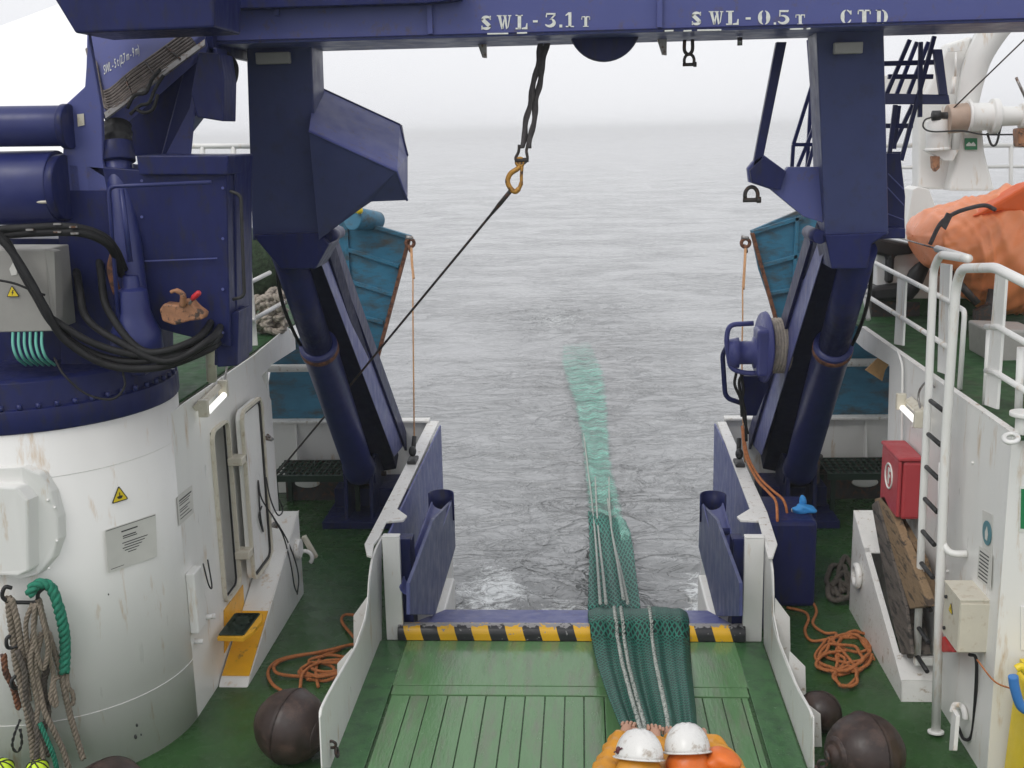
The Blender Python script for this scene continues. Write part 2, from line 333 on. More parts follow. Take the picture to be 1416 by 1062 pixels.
    l.new(cm.outputs[2], b.inputs['Base Color']); rm = n.new('ShaderNodeMapRange'); rm.inputs['To Min'].default_value = .07; rm.inputs['To Max'].default_value = .8; l.new(fo, rm.inputs['Value']); l.new(rm.outputs[0], b.inputs['Roughness'])
    me.materials.append(m); o = bpy.data.objects.new('sea', me); o.location = (0, 0, WZ); COL.objects.link(o); o['kind'] = 'structure'; return o
sea()
# ---------------------------------------------------------------- hull and decks
HULLW = WHITE
h = M()
h.poly([(-4.6, -8, -3), (4.6, -8, -3), (4.6, 14.1, -3), (1.62, 14.1, -3), (1.62, 11.25, -3), (1.17, 11.25, -3), (1.17, 10.25, -3), (-1.36, 10.25, -3), (-1.36, 11.15, -3), (-1.80, 11.15, -3), (-1.80, 14.1, -3), (-4.6, 14.1, -3)], (0, 0, 2.97))
tag(h.build('ship_hull', WHITE, bev=.02), 'white painted steel hull of the fishing vessel under the green deck, notched at the stern', 'ship hull')
d = M(); z = -.03
d.poly([(-4.6, -8, z), (4.6, -8, z), (4.6, 14.1, z), (1.64, 14.1, z), (1.64, 9.95, z), (-1.82, 9.95, z), (-1.82, 14.1, z), (-4.6, 14.1, z)], (0, 0, .03))
tag(d.build('deck', GREEN), None, kind='structure')
# planked centre panel
ax0, ax1 = -1.60, 1.31
fr_ = M()
fm = M(); fm.box(-1.86, ax0 - .012, 2.5, 9.52, .002, .022); fm.box(ax1 + .012, 1.56, 2.5, 9.52, .002, .022); tag(fm.build('deck_waterway', MARGIN, bev=.004), None, kind='structure'); fr_.box(ax0 - .012, ax1 + .012, 8.68, 9.52, .002, .024)
fr_.box(ax0 + .0, ax1 - .0, 8.52, 8.668, .002, .023)
tag(fr_.build('deck_margin', PLANK, bev=.004), None, kind='structure')
pl = M(); x = ax0 + .012; i = 0
while x < ax1 - .05:
    wd = .158 + random.uniform(-.006, .006); x1 = min(x + wd, ax1 - .01)
    cuts = [2.5, 4.6 + random.uniform(-.6, .6), 6.9 + random.uniform(-.3, .3), 8.505]
    for a, b_ in zip(cuts, cuts[1:]): pl.box(x, x1 - .008, a + .005, b_ - .003, .003, .020 + random.uniform(-.002, .002))
    x = x1; i += 1
tag(pl.build('deck_planks', PLANK, bev=.004), None, kind='structure')
# upper decks (green) at both sides
UZ = 2.5
ud = M(); ud.box(-6.2, -3.16, 8.3, 14.0, UZ - .02, UZ + .0); tag(ud.build('upper_deck_port', GREENU), None, kind='structure')
ud = M(); ud.poly([(2.80, 7.3, UZ - .02), (7.5, 7.3, UZ - .02), (7.5, 14.5, UZ - .02), (2.80, 14.5, UZ - .02)], (0, 0, .02)); tag(ud.build('upper_deck_starboard', GREENU), None, kind='structure')
# ---------------------------------------------------------------- stern bulwark side walls
def bulwark(sgn, xw, prof, post, cap, brackets, label):
    t = thing('bulwark', label, 'bulwark', (xw, 9.6, 0))
    M().poly([PX(px, py, xw) for px, py in prof], (sgn * .012, 0, 0)).build('plate', WHITE, t, bev=.003)
    rim = [PX(px, py, xw + sgn * .006) for px, py in prof[1:-2]]
    M().tube(catmull(rim, 4), .012, 8).build('rim', WHITE, t)
    y0 = 9.58; a = PY(post[0], post[2], y0); b = PY(post[1], post[2], y0)
    M().box(min(a.x, b.x), max(a.x, b.x), y0, y0 + .05, 0.0, a.z).box(min(a.x, b.x), max(a.x, b.x), y0 - .004, y0 + .075, a.z, a.z + .018).build('post', WHITE, t, bev=.006)
    M().poly([PZ(px, py, .93) for px, py in cap], (0, 0, -.022)).build('cap_rail', WHITED, t, bev=.004)
    for (ya, yb, zt) in brackets:
        M().poly([(xw + sgn * .012, ya, 0), (xw + sgn * .012, yb, 0), (xw + sgn * .012, yb, zt), (xw + sgn * .012, ya, zt - .05)], (0, 0, .0001)).bm.free()
        zt = zt * .8
        M().poly([(xw + sgn * .013, ya, .0), (xw + sgn * .16, ya, .0), (xw + sgn * .14, ya, zt * .72), (xw + sgn * .013, ya, zt)], (0, .012, 0)).build('bracket', WHITED, t, bev=.002)
    return t
bl = bulwark(-1, -1.86, [(528, 885), (528, 742), (516, 768), (511, 800), (509, 832), (505, 856), (492, 893), (462, 945), (445, 978), (443, 992), (446, 1062), (458, 1062)], (528, 552, 744),
    [(592, 582), (607, 582), (549, 703), (563, 713), (558, 719), (534, 721), (525, 742), (517, 752), (514, 769), (507, 767), (504, 752), (523, 716)],
    [(9.1, 9.1, .78), (8.4, 8.4, .6), (7.8, 7.8, .46)], 'white steel bulwark wing on the left side of the stern ramp')
br = bulwark(1, 1.58, [(1056, 890), (1056, 742), (1064, 765), (1068, 790), (1069, 822), (1069, 850), (1076, 884), (1100, 945), (1118, 978), (1124, 992), (1124, 1062), (1107, 1062)], (1030, 1057, 745),
    [(992, 583), (1004, 583), (1061, 708), (1075, 752), (1069, 770), (1062, 770), (1055, 742), (1049, 720), (1024, 719), (1019, 714), (1037, 703)],
    [(9.1, 9.1, .78), (8.4, 8.4, .6), (7.8, 7.8, .46)], 'white steel bulwark wing on the right side of the stern ramp')
# blue ramp sides
def rampside(s, xo, xi, outer, inner_white, chute, guard, slot, label):
    t = thing('ramp_side', label, 'ramp side', (xo, 11.5, 0))
    M().poly([(xo, 9.75, .0), (xo, 13.9, .0), (xo, 13.9, .90), (xo, 9.9, .90)], (-s * .02, 0, 0)).build('outer_plate', NAVYG, t, bev=.004)
    M().poly([PX(a, b, xi) for a, b in outer], (s * -.03, 0, 0)).build('guide_plate', GNAVY, t, bev=.004)
    M().poly([PX(a, b, xi + s * .0) + V(-s * .034, .0, 0) for a, b in inner_white], (s * -.02, 0, 0)).build('hull_skin', WHITE, t, bev=.002)
    a, b = PX(*chute[0], xi - s * .08), PX(*chute[1], xi - s * .16)
    c = M(); dirv = (b - a).normalized(); sd = Vector((1, 0, 0)); sd = (sd - dirv * sd.dot(dirv)).normalized(); nn = dirv.cross(sd)
    if nn.z < 0: nn = -nn
    g = []
    for q in (a, b):
        row = []
        for k in range(9):
            an = math.radians(180 + 180 * k / 8); row.append(q + sd * math.cos(an) * .10 + nn * math.sin(an) * .09)
        g.append(row)
    c.sheet(g).build('fairlead_chute', STEEL if False else NAVYG, t, solid=.012)
    # rounded lip guard at the top
    gg = M(); gc = PX(*guard, xi - s * .12); rows = []
    for zz in (-.30, .0):
        rows.append([gc + V(math.cos(math.radians(an)) * .13, math.sin(math.radians(an)) * .13, zz + .05) for an in range(-10, 200, 15)])
    gg.sheet(rows).build('round_guard', NAVY, t, solid=.014)
    sl_ = M(); sl_.box(min(*slot), max(*slot), 9.72, 9.78, 0, .92); sl_.box(min(*slot), max(*slot), 9.78, 9.98, 0, .88); sl_.build('gate_slot', NAVY, t, bev=.004)
    for zz, yy in ((.35, 10.15), (.62, 10.75)):
        M().cyl((xi - s * .10, yy, zz), (xi - s * .2, yy, zz), .035).build('hinge_pin', NAVY, t, bev=.003)
    return t
rampside(1, -1.80, -1.40, [(628, 690), (630, 757), (602, 850), (567, 850), (567, 806), (600, 718)], [(630, 757), (633, 852), (600, 852)], [(610, 694), (568, 812)], (610, 688), (-1.70, -1.58),
    'navy steel side of the stern ramp left of the streaming net, with rounded guard')
rampside(-1, 1.62, 1.22, [(968, 696), (966, 757), (990, 852), (1022, 852), (1022, 806), (990, 718)], [(966, 757), (963, 854), (991, 854)], [(986, 696), (1018, 812)], (986, 690), (1.32, 1.42),
    'navy steel side of the stern ramp right of the streaming net, with rounded guard')
# sill and hazard striped roller
t = thing('stern_sill', 'pale navy steel sill plate across the stern opening behind the striped bar', 'sill', (-.1, 9.9, 0))
M().poly([(-1.58, 9.66, .135), (1.32, 9.66, .135), (1.16, 10.22, .02), (-1.35, 10.22, .02)], (0, 0, -.03)).build('top_plate', NAVYG, t, bev=.005)
M().box(-1.35, 1.16, 9.74, 10.2, -.02, -.012).build('under_beam', NAVY, t)
def hazard():
    m = mat('hazard_striped_rubber', (.02, .02, .022), .4); n, l = m.node_tree.nodes, m.node_tree.links; b = n['Principled BSDF']
    tc_ = n.new('ShaderNodeTexCoord'); s = n.new('ShaderNodeSeparateXYZ'); l.new(tc_.outputs['Object'], s.inputs[0])
    def mt(op, a, b_=0., c=0.):
        x = n.new('ShaderNodeMath'); x.operation = op
        for i, v in enumerate((a, b_, c)):
            if isinstance(v, (int, float)): x.inputs[i].default_value = v
            else: l.new(v, x.inputs[i])
        return x.outputs[0]
    u = mt('MULTIPLY_ADD', s.outputs[0], 1 / .308, 10.22); u = mt('MULTIPLY_ADD', s.outputs[2], .95, u); fr = mt('FRACT', u); st = mt('LESS_THAN', fr, .5)
    nz_ = n.new('ShaderNodeTexNoise'); nz_.inputs['Scale'].default_value = 26; nz_.inputs['Detail'].default_value = 6; l.new(tc_.outputs['Object'], nz_.inputs['Vector'])
    wear = mt('GREATER_THAN', mt('MULTIPLY_ADD', nz_.outputs['Fac'], .07, s.outputs[2]), .182)
    wear2 = mt('GREATER_THAN', nz_.outputs['Fac'], .66)
    m1 = n.new('ShaderNodeMix'); m1.data_type = 'RGBA'; l.new(st, m1.inputs[0]); m1.inputs[6].default_value = (.018, .018, .022, 1); m1.inputs[7].default_value = (.72, .40, .012, 1)
    m2 = n.new('ShaderNodeMix'); m2.data_type = 'RGBA'; l.new(mt('MAXIMUM', wear, wear2), m2.inputs[0]); l.new(m1.outputs[2], m2.inputs[6]); m2.inputs[7].default_value = (.26, .25, .25, 1); l.new(m2.outputs[2], b.inputs['Base Color'])
    return m
bar = M(); prof = []
for k in range(9): an = math.radians(180 - 90 * k / 8); prof.append((9.60 + .08 * math.cos(an), .075 + .08 * math.sin(an)))
prof = [(9.52, 0.026)] + prof + [(9.635, .152), (9.655, .135), (9.655, 0.026)]
bar.poly([(-1.70, y, z_) for y, z_ in prof], (3.12, 0, 0))
tag(bar.build('hazard_bar', hazard(), origin=(0, 9.6, 0), bev=.004), 'worn yellow and black striped bar across the stern threshold', 'hazard bar')
# ---------------------------------------------------------------- stern bulwarks beyond the gantry feet
def sternwall(x0, x1, label, y=13.95):
    t = thing('stern_bulwark', label, 'bulwark', ((x0 + x1) / 2, y, 0)); px0, px1 = (x0, -2.75) if x0 < 0 else (2.62, x1)
    M().box(x0, x1, y, y + .02, 0, .93).build('plate', WHITE, t)
    M().box(x0, x1, y - .06, y + .10, .93, .965).build('cap_rail', WHITED, t, bev=.01)
    M().bent([(px0, y + .12, 1.0), (px0, y + .12, 1.62), (px1, y + .12, 1.62), (px1, y + .12, 1.0)], .05).build('top_pipe', WHITED, t)
    for k in range(3):
        xx = x0 + (x1 - x0) * (.2 + .3 * k); M().poly([(xx, y, .93), (xx, y, 0), (xx, y - .28, 0)], (.02, 0, 0)).build('bracket', WHITE, t)
    
    return t
sternwall(-5.4, -1.95, 'white stern bulwark plate with pipe rail, behind the left gantry foot')
sternwall(1.75, 5.2, 'white stern bulwark plate with pipe rail, behind the right gantry foot')
# ---------------------------------------------------------------- A-frame gantry
GY = 9.05
g = thing('stern_gantry', 'huge navy steel gantry spanning the stern, its crossbeam stencilled with white load limits', 'gantry', (-.1, 13.4, 0))
FY = 8.7                                                            # front face plane of the beam
zt = PY(708, 12, FY).z; zb = PY(708, 50, FY).z
bx0 = PY(283, 50, FY).x; bx1 = 5.2
bm_ = M(); bm_.poly([(bx0, FY, zb), (bx0, FY, zt + .9), (bx0, FY + 1.0, zt + .9), (bx0, FY + 1.0, zb - .0), (bx0, FY + .15, zb - .0)], (bx1 - bx0, 0, 0)); 
beam = bm_.build('crossbeam', NAVYG, g, bev=.01)
M().box(bx0 + .02, bx1 - .02, FY - .02, FY - .002, zb + .018, zb + .026).build('weld_seam', NAVY, beam)
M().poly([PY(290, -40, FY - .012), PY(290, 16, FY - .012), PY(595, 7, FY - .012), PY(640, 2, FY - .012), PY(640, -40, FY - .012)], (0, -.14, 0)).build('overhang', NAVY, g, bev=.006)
for px in (313, 383, 594, 912):
    a = PY(px, 0, FY); M().box(a.x - .018, a.x + .018, FY - .035, FY - .0025, zt - .0 if px < 590 else zb + .03, zt + .88).build('stiffener', NAVYG, g)
M().poly([PY(278, -40, FY - .1), PY(288, -40, FY - .1), PY(296, 74, FY - .1), PY(285, 74, FY - .1)], (0, 1.15, 0)).build('end_plate', NAVY, g, bev=.005)
# stencilled letters: polygons in a 0..1 box, y down
def arc(cx, cy, rx, ry, a0, a1, w0, w1, n=12):
    o, i_ = [], []
    for k in range(n + 1):
        t = k / n; a = math.radians(a0 + (a1 - a0) * t); w_ = w0 + (w1 - w0) * math.sin(math.pi * t)
        o.append((cx + (rx) * math.cos(a), cy + (ry) * math.sin(a))); i_.append((cx + (rx - w_) * math.cos(a), cy + (ry - w_ * .7) * math.sin(a)))
    return o + i_[::-1]
def R(x0, y0, x1, y1): return [(x0, y0), (x1, y0), (x1, y1), (x0, y1)]
GL = {
 'S': [arc(.5, .28, .46, .28, 160, 345, .12, .3), [(.04, .22), (.34, .2), (.9, .6), (.98, .8), (.66, .8), (.1, .42)], arc(.5, .74, .46, .26, -20, 165, .12, .3), R(.84, .02, .95, .3), R(.05, .7, .16, .98)],
 'W': [[(.08, .05), (.3, .05), (.46, .95), (.34, .98)], [(.5, .05), (.68, .05), (.78, .9), (.68, .98)], [(.36, .9), (.48, .96), (.56, .4), (.50, .25)], [(.78, .92), (.86, .8), (.98, .1), (.9, .05)], R(0, 0, .36, .07), R(.42, 0, .72, .07), R(.82, 0, 1.06, .07)],
 'L': [R(.18, .0, .48, .96), R(.0, 0, .62, .08), R(0, .9, .45, 1), [(.54, 1), (.54, .9), (.86, .84), (.94, .58), (1.02, .58), (1.02, 1)]],
 '-': [R(.0, .0, 1, 1)], '.': [R(0, 0, 1, 1)],
 '3': [R(.05, 0, .95, .12), [(.95, .0), (.95, .16), (.55, .46), (.38, .46)], arc(.45, .68, .52, .32, -85, 160, .1, .34), R(.05, .0, .15, .3)],
 '1': [R(.38, 0, .7, 1), R(.1, .92, .98, 1), [(.38, 0), (.38, .16), (.08, .26), (.08, .18)]],
 'T': [R(.34, .1, .66, .93), R(0, 0, .46, .1), R(.54, 0, 1, .1), R(0, 0, .08, .32), R(.92, 0, 1, .32), R(.18, .92, .82, 1)],
 '0': [arc(.46, .5, .46, .5, 96, 264, .06, .34), arc(.54, .5, .46, .5, -84, 84, .06, .34)],
 '5': [[(.1, 0), (.92, 0), (.86, .14), (.1, .14)], R(.1, .1, .2, .46), arc(.45, .68, .52, .34, -115, 160, .1, .34)],
 'C': [arc(.52, .5, .5, .5, 96, 264, .06, .34), arc(.56, .5, .42, .5, 270, 335, .1, .14), arc(.56, .5, .42, .5, 90, 25, .1, .14), R(.86, .06, .96, .34)],
 'D': [R(.1, 0, .4, 1), arc(.48, .5, .5, .5, -88, 88, .06, .3), R(0, 0, .4, .07), R(0, .93, .4, 1)],
}
def fill2d(mm, pts2, fn, ext):
    # fans in short quads keep concave strokes clean
    mm.poly([fn(*p) for p in pts2], ext)
def stencil(ch, x0, y0, x1, y1, parent, sk=0):
    mm = M(); fn = lambda u, v: PY(x0 + (x1 - x0) * u, y0 + (y1 - y0) * v + sk * u, FY - .0025)
    for pgn in GL[ch]: fill2d(mm, pgn, fn, (0, -.003, 0))
    mm.build('stencil_letter', LETTER, parent)
for ch, a, b_, c, d_ in (('S', 665, 21.5, 679.5, 41.5), ('W', 687, 21, 706, 41), ('L', 713, 20.5, 729, 40.5), ('-', 737, 28, 743.5, 31), ('3', 754, 18, 769, 38), ('.', 773.5, 34, 777.5, 38), ('1', 781, 17, 794, 37.5), ('T', 804, 22.5, 816, 37),
                         ('S', 956, 16, 970, 35), ('W', 980, 15.5, 999, 34.5), ('L', 1004, 15, 1021, 34.5), ('-', 1031, 24, 1038, 27), ('0', 1048, 14.5, 1065, 34), ('.', 1070, 31, 1073, 34), ('5', 1076, 14, 1092, 33.5), ('T', 1100, 20, 1113, 34),
                         ('C', 1162, 13.5, 1178, 33), ('T', 1186, 13.5, 1204, 33), ('D', 1211, 13.5, 1228, 33)):
    stencil(ch, a, b_, c, d_, beam)
for a, b_, y in ((674, 703, 47), (715, 729, 46), (919, 931, 43), (945, 956, 43), (964, 997, 42), (1092, 1110, 40.5), (1115, 1120, 40)):
    mm = M(); mm.poly([PY(a, y - 1, FY - .003), PY(b_, y - 1.5, FY - .003), PY(b_, y + .5, FY - .003), PY(a, y + 1, FY - .003)], (0, -.019, 0)); mm.build('stencil_line', LETTER, beam)
# legs
for s, tx, bx, n_ in ((-1, (343, 432), (349, 441), 'l'), (1, (1126, 1219), (1141, 1229), 'r')):
    yk = 9.25
    a0, a1 = PY(tx[0], 72, 9.12), PY(tx[1], 72, 9.12); b0, b1 = PY(bx[0], 333, 9.5), PY(bx[1], 325, 9.5)
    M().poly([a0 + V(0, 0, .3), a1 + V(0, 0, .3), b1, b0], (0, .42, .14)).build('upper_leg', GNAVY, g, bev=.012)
# lower legs: H section leaning aft
for s, fl, web, cyl_ in (
    (-1, [(435, 340, 9.5), (453, 332, 10.25), (558, 616, 13.9), (545, 632, 13.0)], [(400, 330, 9.85), (445, 335, 9.85), (545, 650, 13.45), (490, 660, 13.45)], [(396, 345), (434, 462), (499, 655)]),
    (1, [(1127, 326, 10.25), (1144, 333, 9.5), (1053, 630, 13.0), (1040, 614, 13.9)], [(1140, 330, 9.85), (1190, 325, 9.85), (1110, 660, 13.45), (1058, 650, 13.45)], [(1189, 345), (1158, 462), (1104, 655)])):
    M().poly([PY(*q) for q in fl], (s * .03, .06, .03)).build('leg_flange', NAVYG, g, bev=.004)
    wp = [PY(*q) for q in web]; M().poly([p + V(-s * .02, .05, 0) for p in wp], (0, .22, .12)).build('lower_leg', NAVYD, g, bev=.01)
    # outer dark edge of the flange
    f0, f1 = (PY(*fl[1]), PY(*fl[2])) if s < 0 else (PY(*fl[0]), PY(*fl[3]))
    M().beam(f0 + V(-s * .02, .1, 0), f1 + V(-s * .02, .1, 0), .03, .2).build('flange_edge', NAVY, g)
    a, c = PY(cyl_[0][0], cyl_[0][1], 9.55), PY(cyl_[2][0], cyl_[2][1], 12.9)
    L = (c - a).length; ax = (c - a)
    hc = M(); hc.lathe(a + ax * .34, ax, [(0, .15), (.02, .185), (.16, .185), (.20, .172), (L * .60, .172), (L * .61, .19), (L * .64, .19), (L * .65, .13)], 36); cyo = hc.build('ram_barrel', NAVYL, g, bev=.003)
    M().lathe(a + ax * .352, ax, [(0, .186), (.01, .189), (.06, .189), (.07, .186)], 32).build('rusty_gland', RUST, cyo)
    M().cyl(a, a + ax * .36, .14).build('ram_rod', NAVY, g)
    M().cyl(c + V(-.19, 0, 0), c + V(.19, 0, 0), .12).build('pivot_pin', NAVY, g, bev=.008)
    cc = c; pb = M()
    for o_ in (-.17, .13): pb.poly([(cc.x + o_, cc.y - .25, .0), (cc.x + o_, cc.y + .65, .0), (cc.x + o_, cc.y + .5, cc.z + .12), (cc.x + o_, cc.y + .1, cc.z + .22), (cc.x + o_, cc.y - .18, cc.z + .1)], (.045, 0, 0))
    pb.build('foot_bracket', NAVY, g, bev=.008)
    fb = M(); fb.box(cc.x - .42, cc.x + .42, cc.y - .35, cc.y + .9, 0, .09); fb.box(cc.x - .38, cc.x + .38, cc.y + .2, cc.y + .8, .09, .32); fb.build('foot_plinth', NAVY, g, bev=.01)
    M().pipe([a + V(s * .1, 0, .1), a + ax * .15 + V(s * .16, -.1, 0), a + ax * .3 + V(s * .17, -.06, 0), a + ax * .45 + V(s * .15, 0, .1)], .017).build('ram_hose', HOSE, g)
    for k in range(5):
        q = a + ax * (.3 + .02 * k)
    # knuckle plates at the knee
    kx = a.x; kp = M(); kp.poly([PY(349 if s < 0 else 1141, 325, 9.42), PY(441 if s < 0 else 1229, 322, 9.42), PY(455 if s < 0 else 1205, 338, 9.42), PY(436 if s < 0 else 1200, 372, 9.42), PY(388 if s < 0 else 1150, 372, 9.42)], (0, .45, 0)); kp.build('knee_plate', NAVY, g, bev=.01)
    M().cyl(PY(452 if s < 0 else 1134, 328, 9.5), PY(452 if s < 0 else 1134, 328, 9.5) + V(0, .5, 0), .055).build('knee_pin', NAVY, g)
# wedge shaped guide box on the left leg
wb = M(); P = lambda a, b_, y: PY(a, b_, y)
A, B, C_, D = P(434, 118, 9.75), P(553, 173, 9.75), P(549, 237, 9.0), P(427, 181, 9.0)
E_, F_, G_, H_, I_ = P(563, 277, 9.2), P(513, 279, 9.2), P(488, 297, 9.25), P(441, 332, 9.4), P(427, 181, 9.0)
vs = [[9.62]]
M().poly([A, B, C_, D], (0, .02, .012)).build('guide_box_top', NAVYG, g, bev=.003)
M().poly([D, C_, E_, F_, G_, H_], (0, .015, .01)).build('guide_box_front', GNAVY, g, bev=.003)
M().poly([B, P(563, 215, 9.45), P(563, 271, 9.35), P(560, 274, 9.2), C_], (0, .012, .006)).build('guide_box_end', NAVYG, g, bev=.003)
M().tube([A, B, P(563, 215, 9.45)], .012, 6).build('guide_box_edge', NAVY, g)
M().tube([D, C_, E_], .010, 6).build('guide_box_edge', NAVYG, g)
M().poly([A + V(0, .02, 0), B + V(0, .1, 0), P(563, 215, 9.55), P(563, 272, 9.5), P(513, 279, 9.5), P(445, 325, 9.7)], (0, .03, 0)).build('guide_box_back', NAVY, g)
# plates just under the beam, sheave and lugs
for a, b_ in (((354, 73), (402, 88)), ((1153, 59), (1192, 74))):
    q0, q1 = PY(*a, 9.09), PY(*b_, 9.09); nbx = M().box(q0.x, q1.x, 9.06, 9.12, q1.z, q0.z); nbx.build('mount_block', STEEL if False else GREY, g, bev=.008)
c0 = PY(836, 33, 9.15); sh = M(); sh.lathe(c0 + V(0, -.06, 0), (0, 1, 0), [(0, .27), (.02, .28), (.045, .23), (.075, .23), (.10, .28), (.12, .27)], 40); sh.build('sheave', NAVY, g)
for px, py in ((665, 74), (914, 70)):
    q = PY(px, py, 9.4); M().poly([q + V(-.03, 0, .09), q + V(.045, 0, .09), q + V(.045, 0, -.035), q + V(.01, 0, -.03)], (0, .05, 0)).build('beam_lug', STEEL, g)
q = PY(1023, 61, 9.3); M().cyl(q + V(0, 0, .05), q + V(0, 0, -.01), .02).build('beam_lug', STEEL, g)
# ---------------------------------------------------------------- sling, hook, wire
def shackle(px, py, y, s, label, m=DARK, below=True):
    t = thing('shackle', label, 'shackle', PY(px, py, y)); c = PY(px, py, y); k = -1
    M().tube([c + V(math.cos(math.radians(a)) * .035 * s, 0, math.sin(math.radians(a)) * .045 * s) for a in range(-35, 216, 18)], .011 * s, 8).build('bow', m, t)
    M().cyl(c + V(-.045 * s, 0, -.026 * s), c + V(.045 * s, 0, -.026 * s), .012 * s).cyl(c + V(.03 * s, 0, -.026 * s), c + V(.052 * s, 0, -.026 * s), .018 * s, n=6).build('pin', m, t)
    return t
shackle(953, 84, 9.3, 1.1, 'dark steel shackle hanging under the crossbeam between the two load markings')
q = PY(952, 66, 9.3); tag(M().tube(catmull([q + V(-.03, 0, .06), q + V(-.03, 0, -.02), q + V(0, 0, -.05), q + V(.03, 0, -.02), q + V(.03, 0, .06)], 5), .014, 8).build('chain_link', DARK), 'dark chain link above the small shackle under the crossbeam', 'chain link')
SA, SB = PY(752, 60, 9.3), PY(726, 205, 9.2)
sg = M(); dx = (SB - SA)
def strap(off0, off1, w0, w1):
    rows = []
    for k in range(25):
        t_ = k / 24; p = SA.lerp(SB, t_) + V(off0 + (off1 - off0) * t_ + .006 * math.sin(t_ * 17 + off0 * 90), .008 * math.sin(t_ * 23), 0); w_ = (w0 + (w1 - w0) * t_) * (1 + .15 * math.sin(t_ * 31 + off0 * 50)); a_ = .4 * math.sin(t_ * 9 + off0 * 40)
        rows.append([p + V(-w_ / 2 * math.cos(a_), -w_ / 2 * math.sin(a_), 0), p + V(0, -.006, 0), p + V(w_ / 2 * math.cos(a_), w_ / 2 * math.sin(a_), 0)])
    return rows
sg.sheet(strap(-.018, -.028, .045, .042)); sg.sheet(strap(.018, .030, .045, .042)); tag(sg.build('lifting_sling', SLING, solid=.016), 'grey brown doubled webbing sling hanging from the middle of the crossbeam', 'sling')
t = thing('lifting_hook', 'worn yellow self-locking hook hanging on the webbing sling over the sea', 'hook', PY(712, 240, 9.2))
hk = lambda a, b_: PY(a, b_, 9.2)
M().tube(catmull([hk(719, 222), hk(717, 232), hk(706, 240), hk(702, 250), hk(705, 259), hk(712, 265), hk(718, 260), hk(721, 252)], 6), [.014] * 6 + [.021] * 30 + [.016] * 7, 12).build('hook_body', GOLD, t)
M().tube(catmull([hk(722, 230), hk(721, 242), hk(721, 256)], 5), .013, 8).build('latch', GOLD, t)
M().torus(hk(719, 224), (0, 1, 0), .03, .013).build('eye', GOLD, t)
t = thing('coupling_link', 'dark steel coupling link joining sling and yellow hook', 'coupling link', hk(720, 212))
M().tube(catmull([hk(718, 200), hk(717, 210), hk(713, 220), hk(720, 227), hk(729, 221), hk(728, 208), hk(731, 198)], 6), .012, 8).build('link_body', DARK, t)
M().cyl(hk(712, 222), hk(731, 221), .018).build('pin', DARK, t)
wire_a, wire_b = hk(706, 264), PY(521, 488, 10.9)
wr = M(); wr.tube([wire_a, wire_a.lerp(wire_b, .12), wire_b, PY(462, 560, 11.9), PY(372, 668, 13.2)], .011, 8); wr.tube([wire_a, wire_a.lerp(wire_b, .07), wire_a.lerp(wire_b, .12)], [.018, .018, .012], 8)
tag(wr.build('steel_wire', DARK), 'dark steel wire slanting from the yellow hook down to the left stern bulwark', 'wire')
# ---------------------------------------------------------------- right side: bracket arm, ladder, winch
t = thing('bracket_arm', 'navy arm with gusset plate reaching inward from the right gantry leg', 'bracket arm', PY(1100, 250, 9.6))
ya = 9.55
M().poly([PY(1074, 58, ya), PY(1088, 58, ya), PY(1056, 216, ya), PY(1040, 236, ya)], (0, .07, 0)).build('strut', NAVY, t, bev=.004)
M().poly([PY(1034, 233, ya), PY(1041, 224, ya), PY(1056, 214, ya), PY(1086, 236, ya), PY(1090, 231, ya), PY(1138, 231, ya), PY(1138, 308, ya), PY(1112, 300, ya), PY(1066, 262, ya), PY(1036, 252, ya)], (0, .09, .0)).build('gusset', NAVYG, t, bev=.004)
M().poly([PY(1036, 235, ya - .01), PY(1056, 216, ya - .01), PY(1086, 237, ya - .01), PY(1078, 262, ya - .01), PY(1064, 260, ya - .01), PY(1038, 251, ya - .01)], (0, -.05, 0)).build('cheek_plate', NAVY, t, bev=.004)
shackle(1039, 270, 9.6, 1.5, 'dark bow shackle under the bracket arm of the right gantry leg')
def lframe(t, lines, m=NAVYL, r=.022):
    for (a, b_, y0), (c, d_, y1) in lines:
        M().beam(PY(a, b_, y0), PY(c, d_, y1), r * 2, r * 2).build('rail', m, t, bev=.003)
t = thing('gantry_ladder', 'navy caged ladder rising beside the right gantry leg, seen on its inner side', 'ladder', PY(1120, 230, 10.6))
lframe(t, [((1118, 55, 10.5), (1131, 232, 10.5)), ((1133, 85, 10.6), (1097, 200, 10.6)), ((1097, 200, 10.6), (1095, 232, 10.6)), ((1136, 150, 10.8), (1103, 231, 10.8)), ((1122, 120, 10.9), (1116, 232, 10.9)), ((1134, 170, 10.8), (1117, 231, 10.8)), ((1097, 200, 10.6), (1140, 200, 10.6)), ((1119, 127, 10.6), (1134, 129, 10.6))], r=.016)
t = thing('gantry_stairway', 'navy stairway frame outside the right gantry leg with inclined stringers and rungs', 'stairway', PY(1260, 240, 9.9))
lframe(t, [((1258, 55, 10.2), (1226, 130, 10.2)), ((1292, 50, 9.9), (1246, 222, 9.9)), ((1284, 58, 10.6), (1256, 130, 10.6)), ((1273, 58, 9.9), (1272, 162, 9.9)), ((1238, 145, 9.9), (1230, 212, 9.9)), ((1243, 146, 10.3), (1236, 206, 10.3)), ((1268, 58, 10.6), (1240, 130, 10.6)), ((1262, 145, 10.4), (1236, 200, 10.4))], NAVY, .017)
lframe(t, [((1222, 88, 10.1), (1296, 86, 10.1)), ((1224, 174, 10.1), (1262, 174, 10.1)), ((1224, 213, 10.1), (1248, 213, 10.1)), ((1228, 106, 10.3), (1290, 106, 10.3))], NAVY, .020)
M().poly([PY(1222, 129, 9.9), PY(1312, 131, 9.9), PY(1314, 144, 9.9), PY(1222, 144, 9.9)], (0, .12, 0)).build('landing', NAVYL, t, bev=.004)
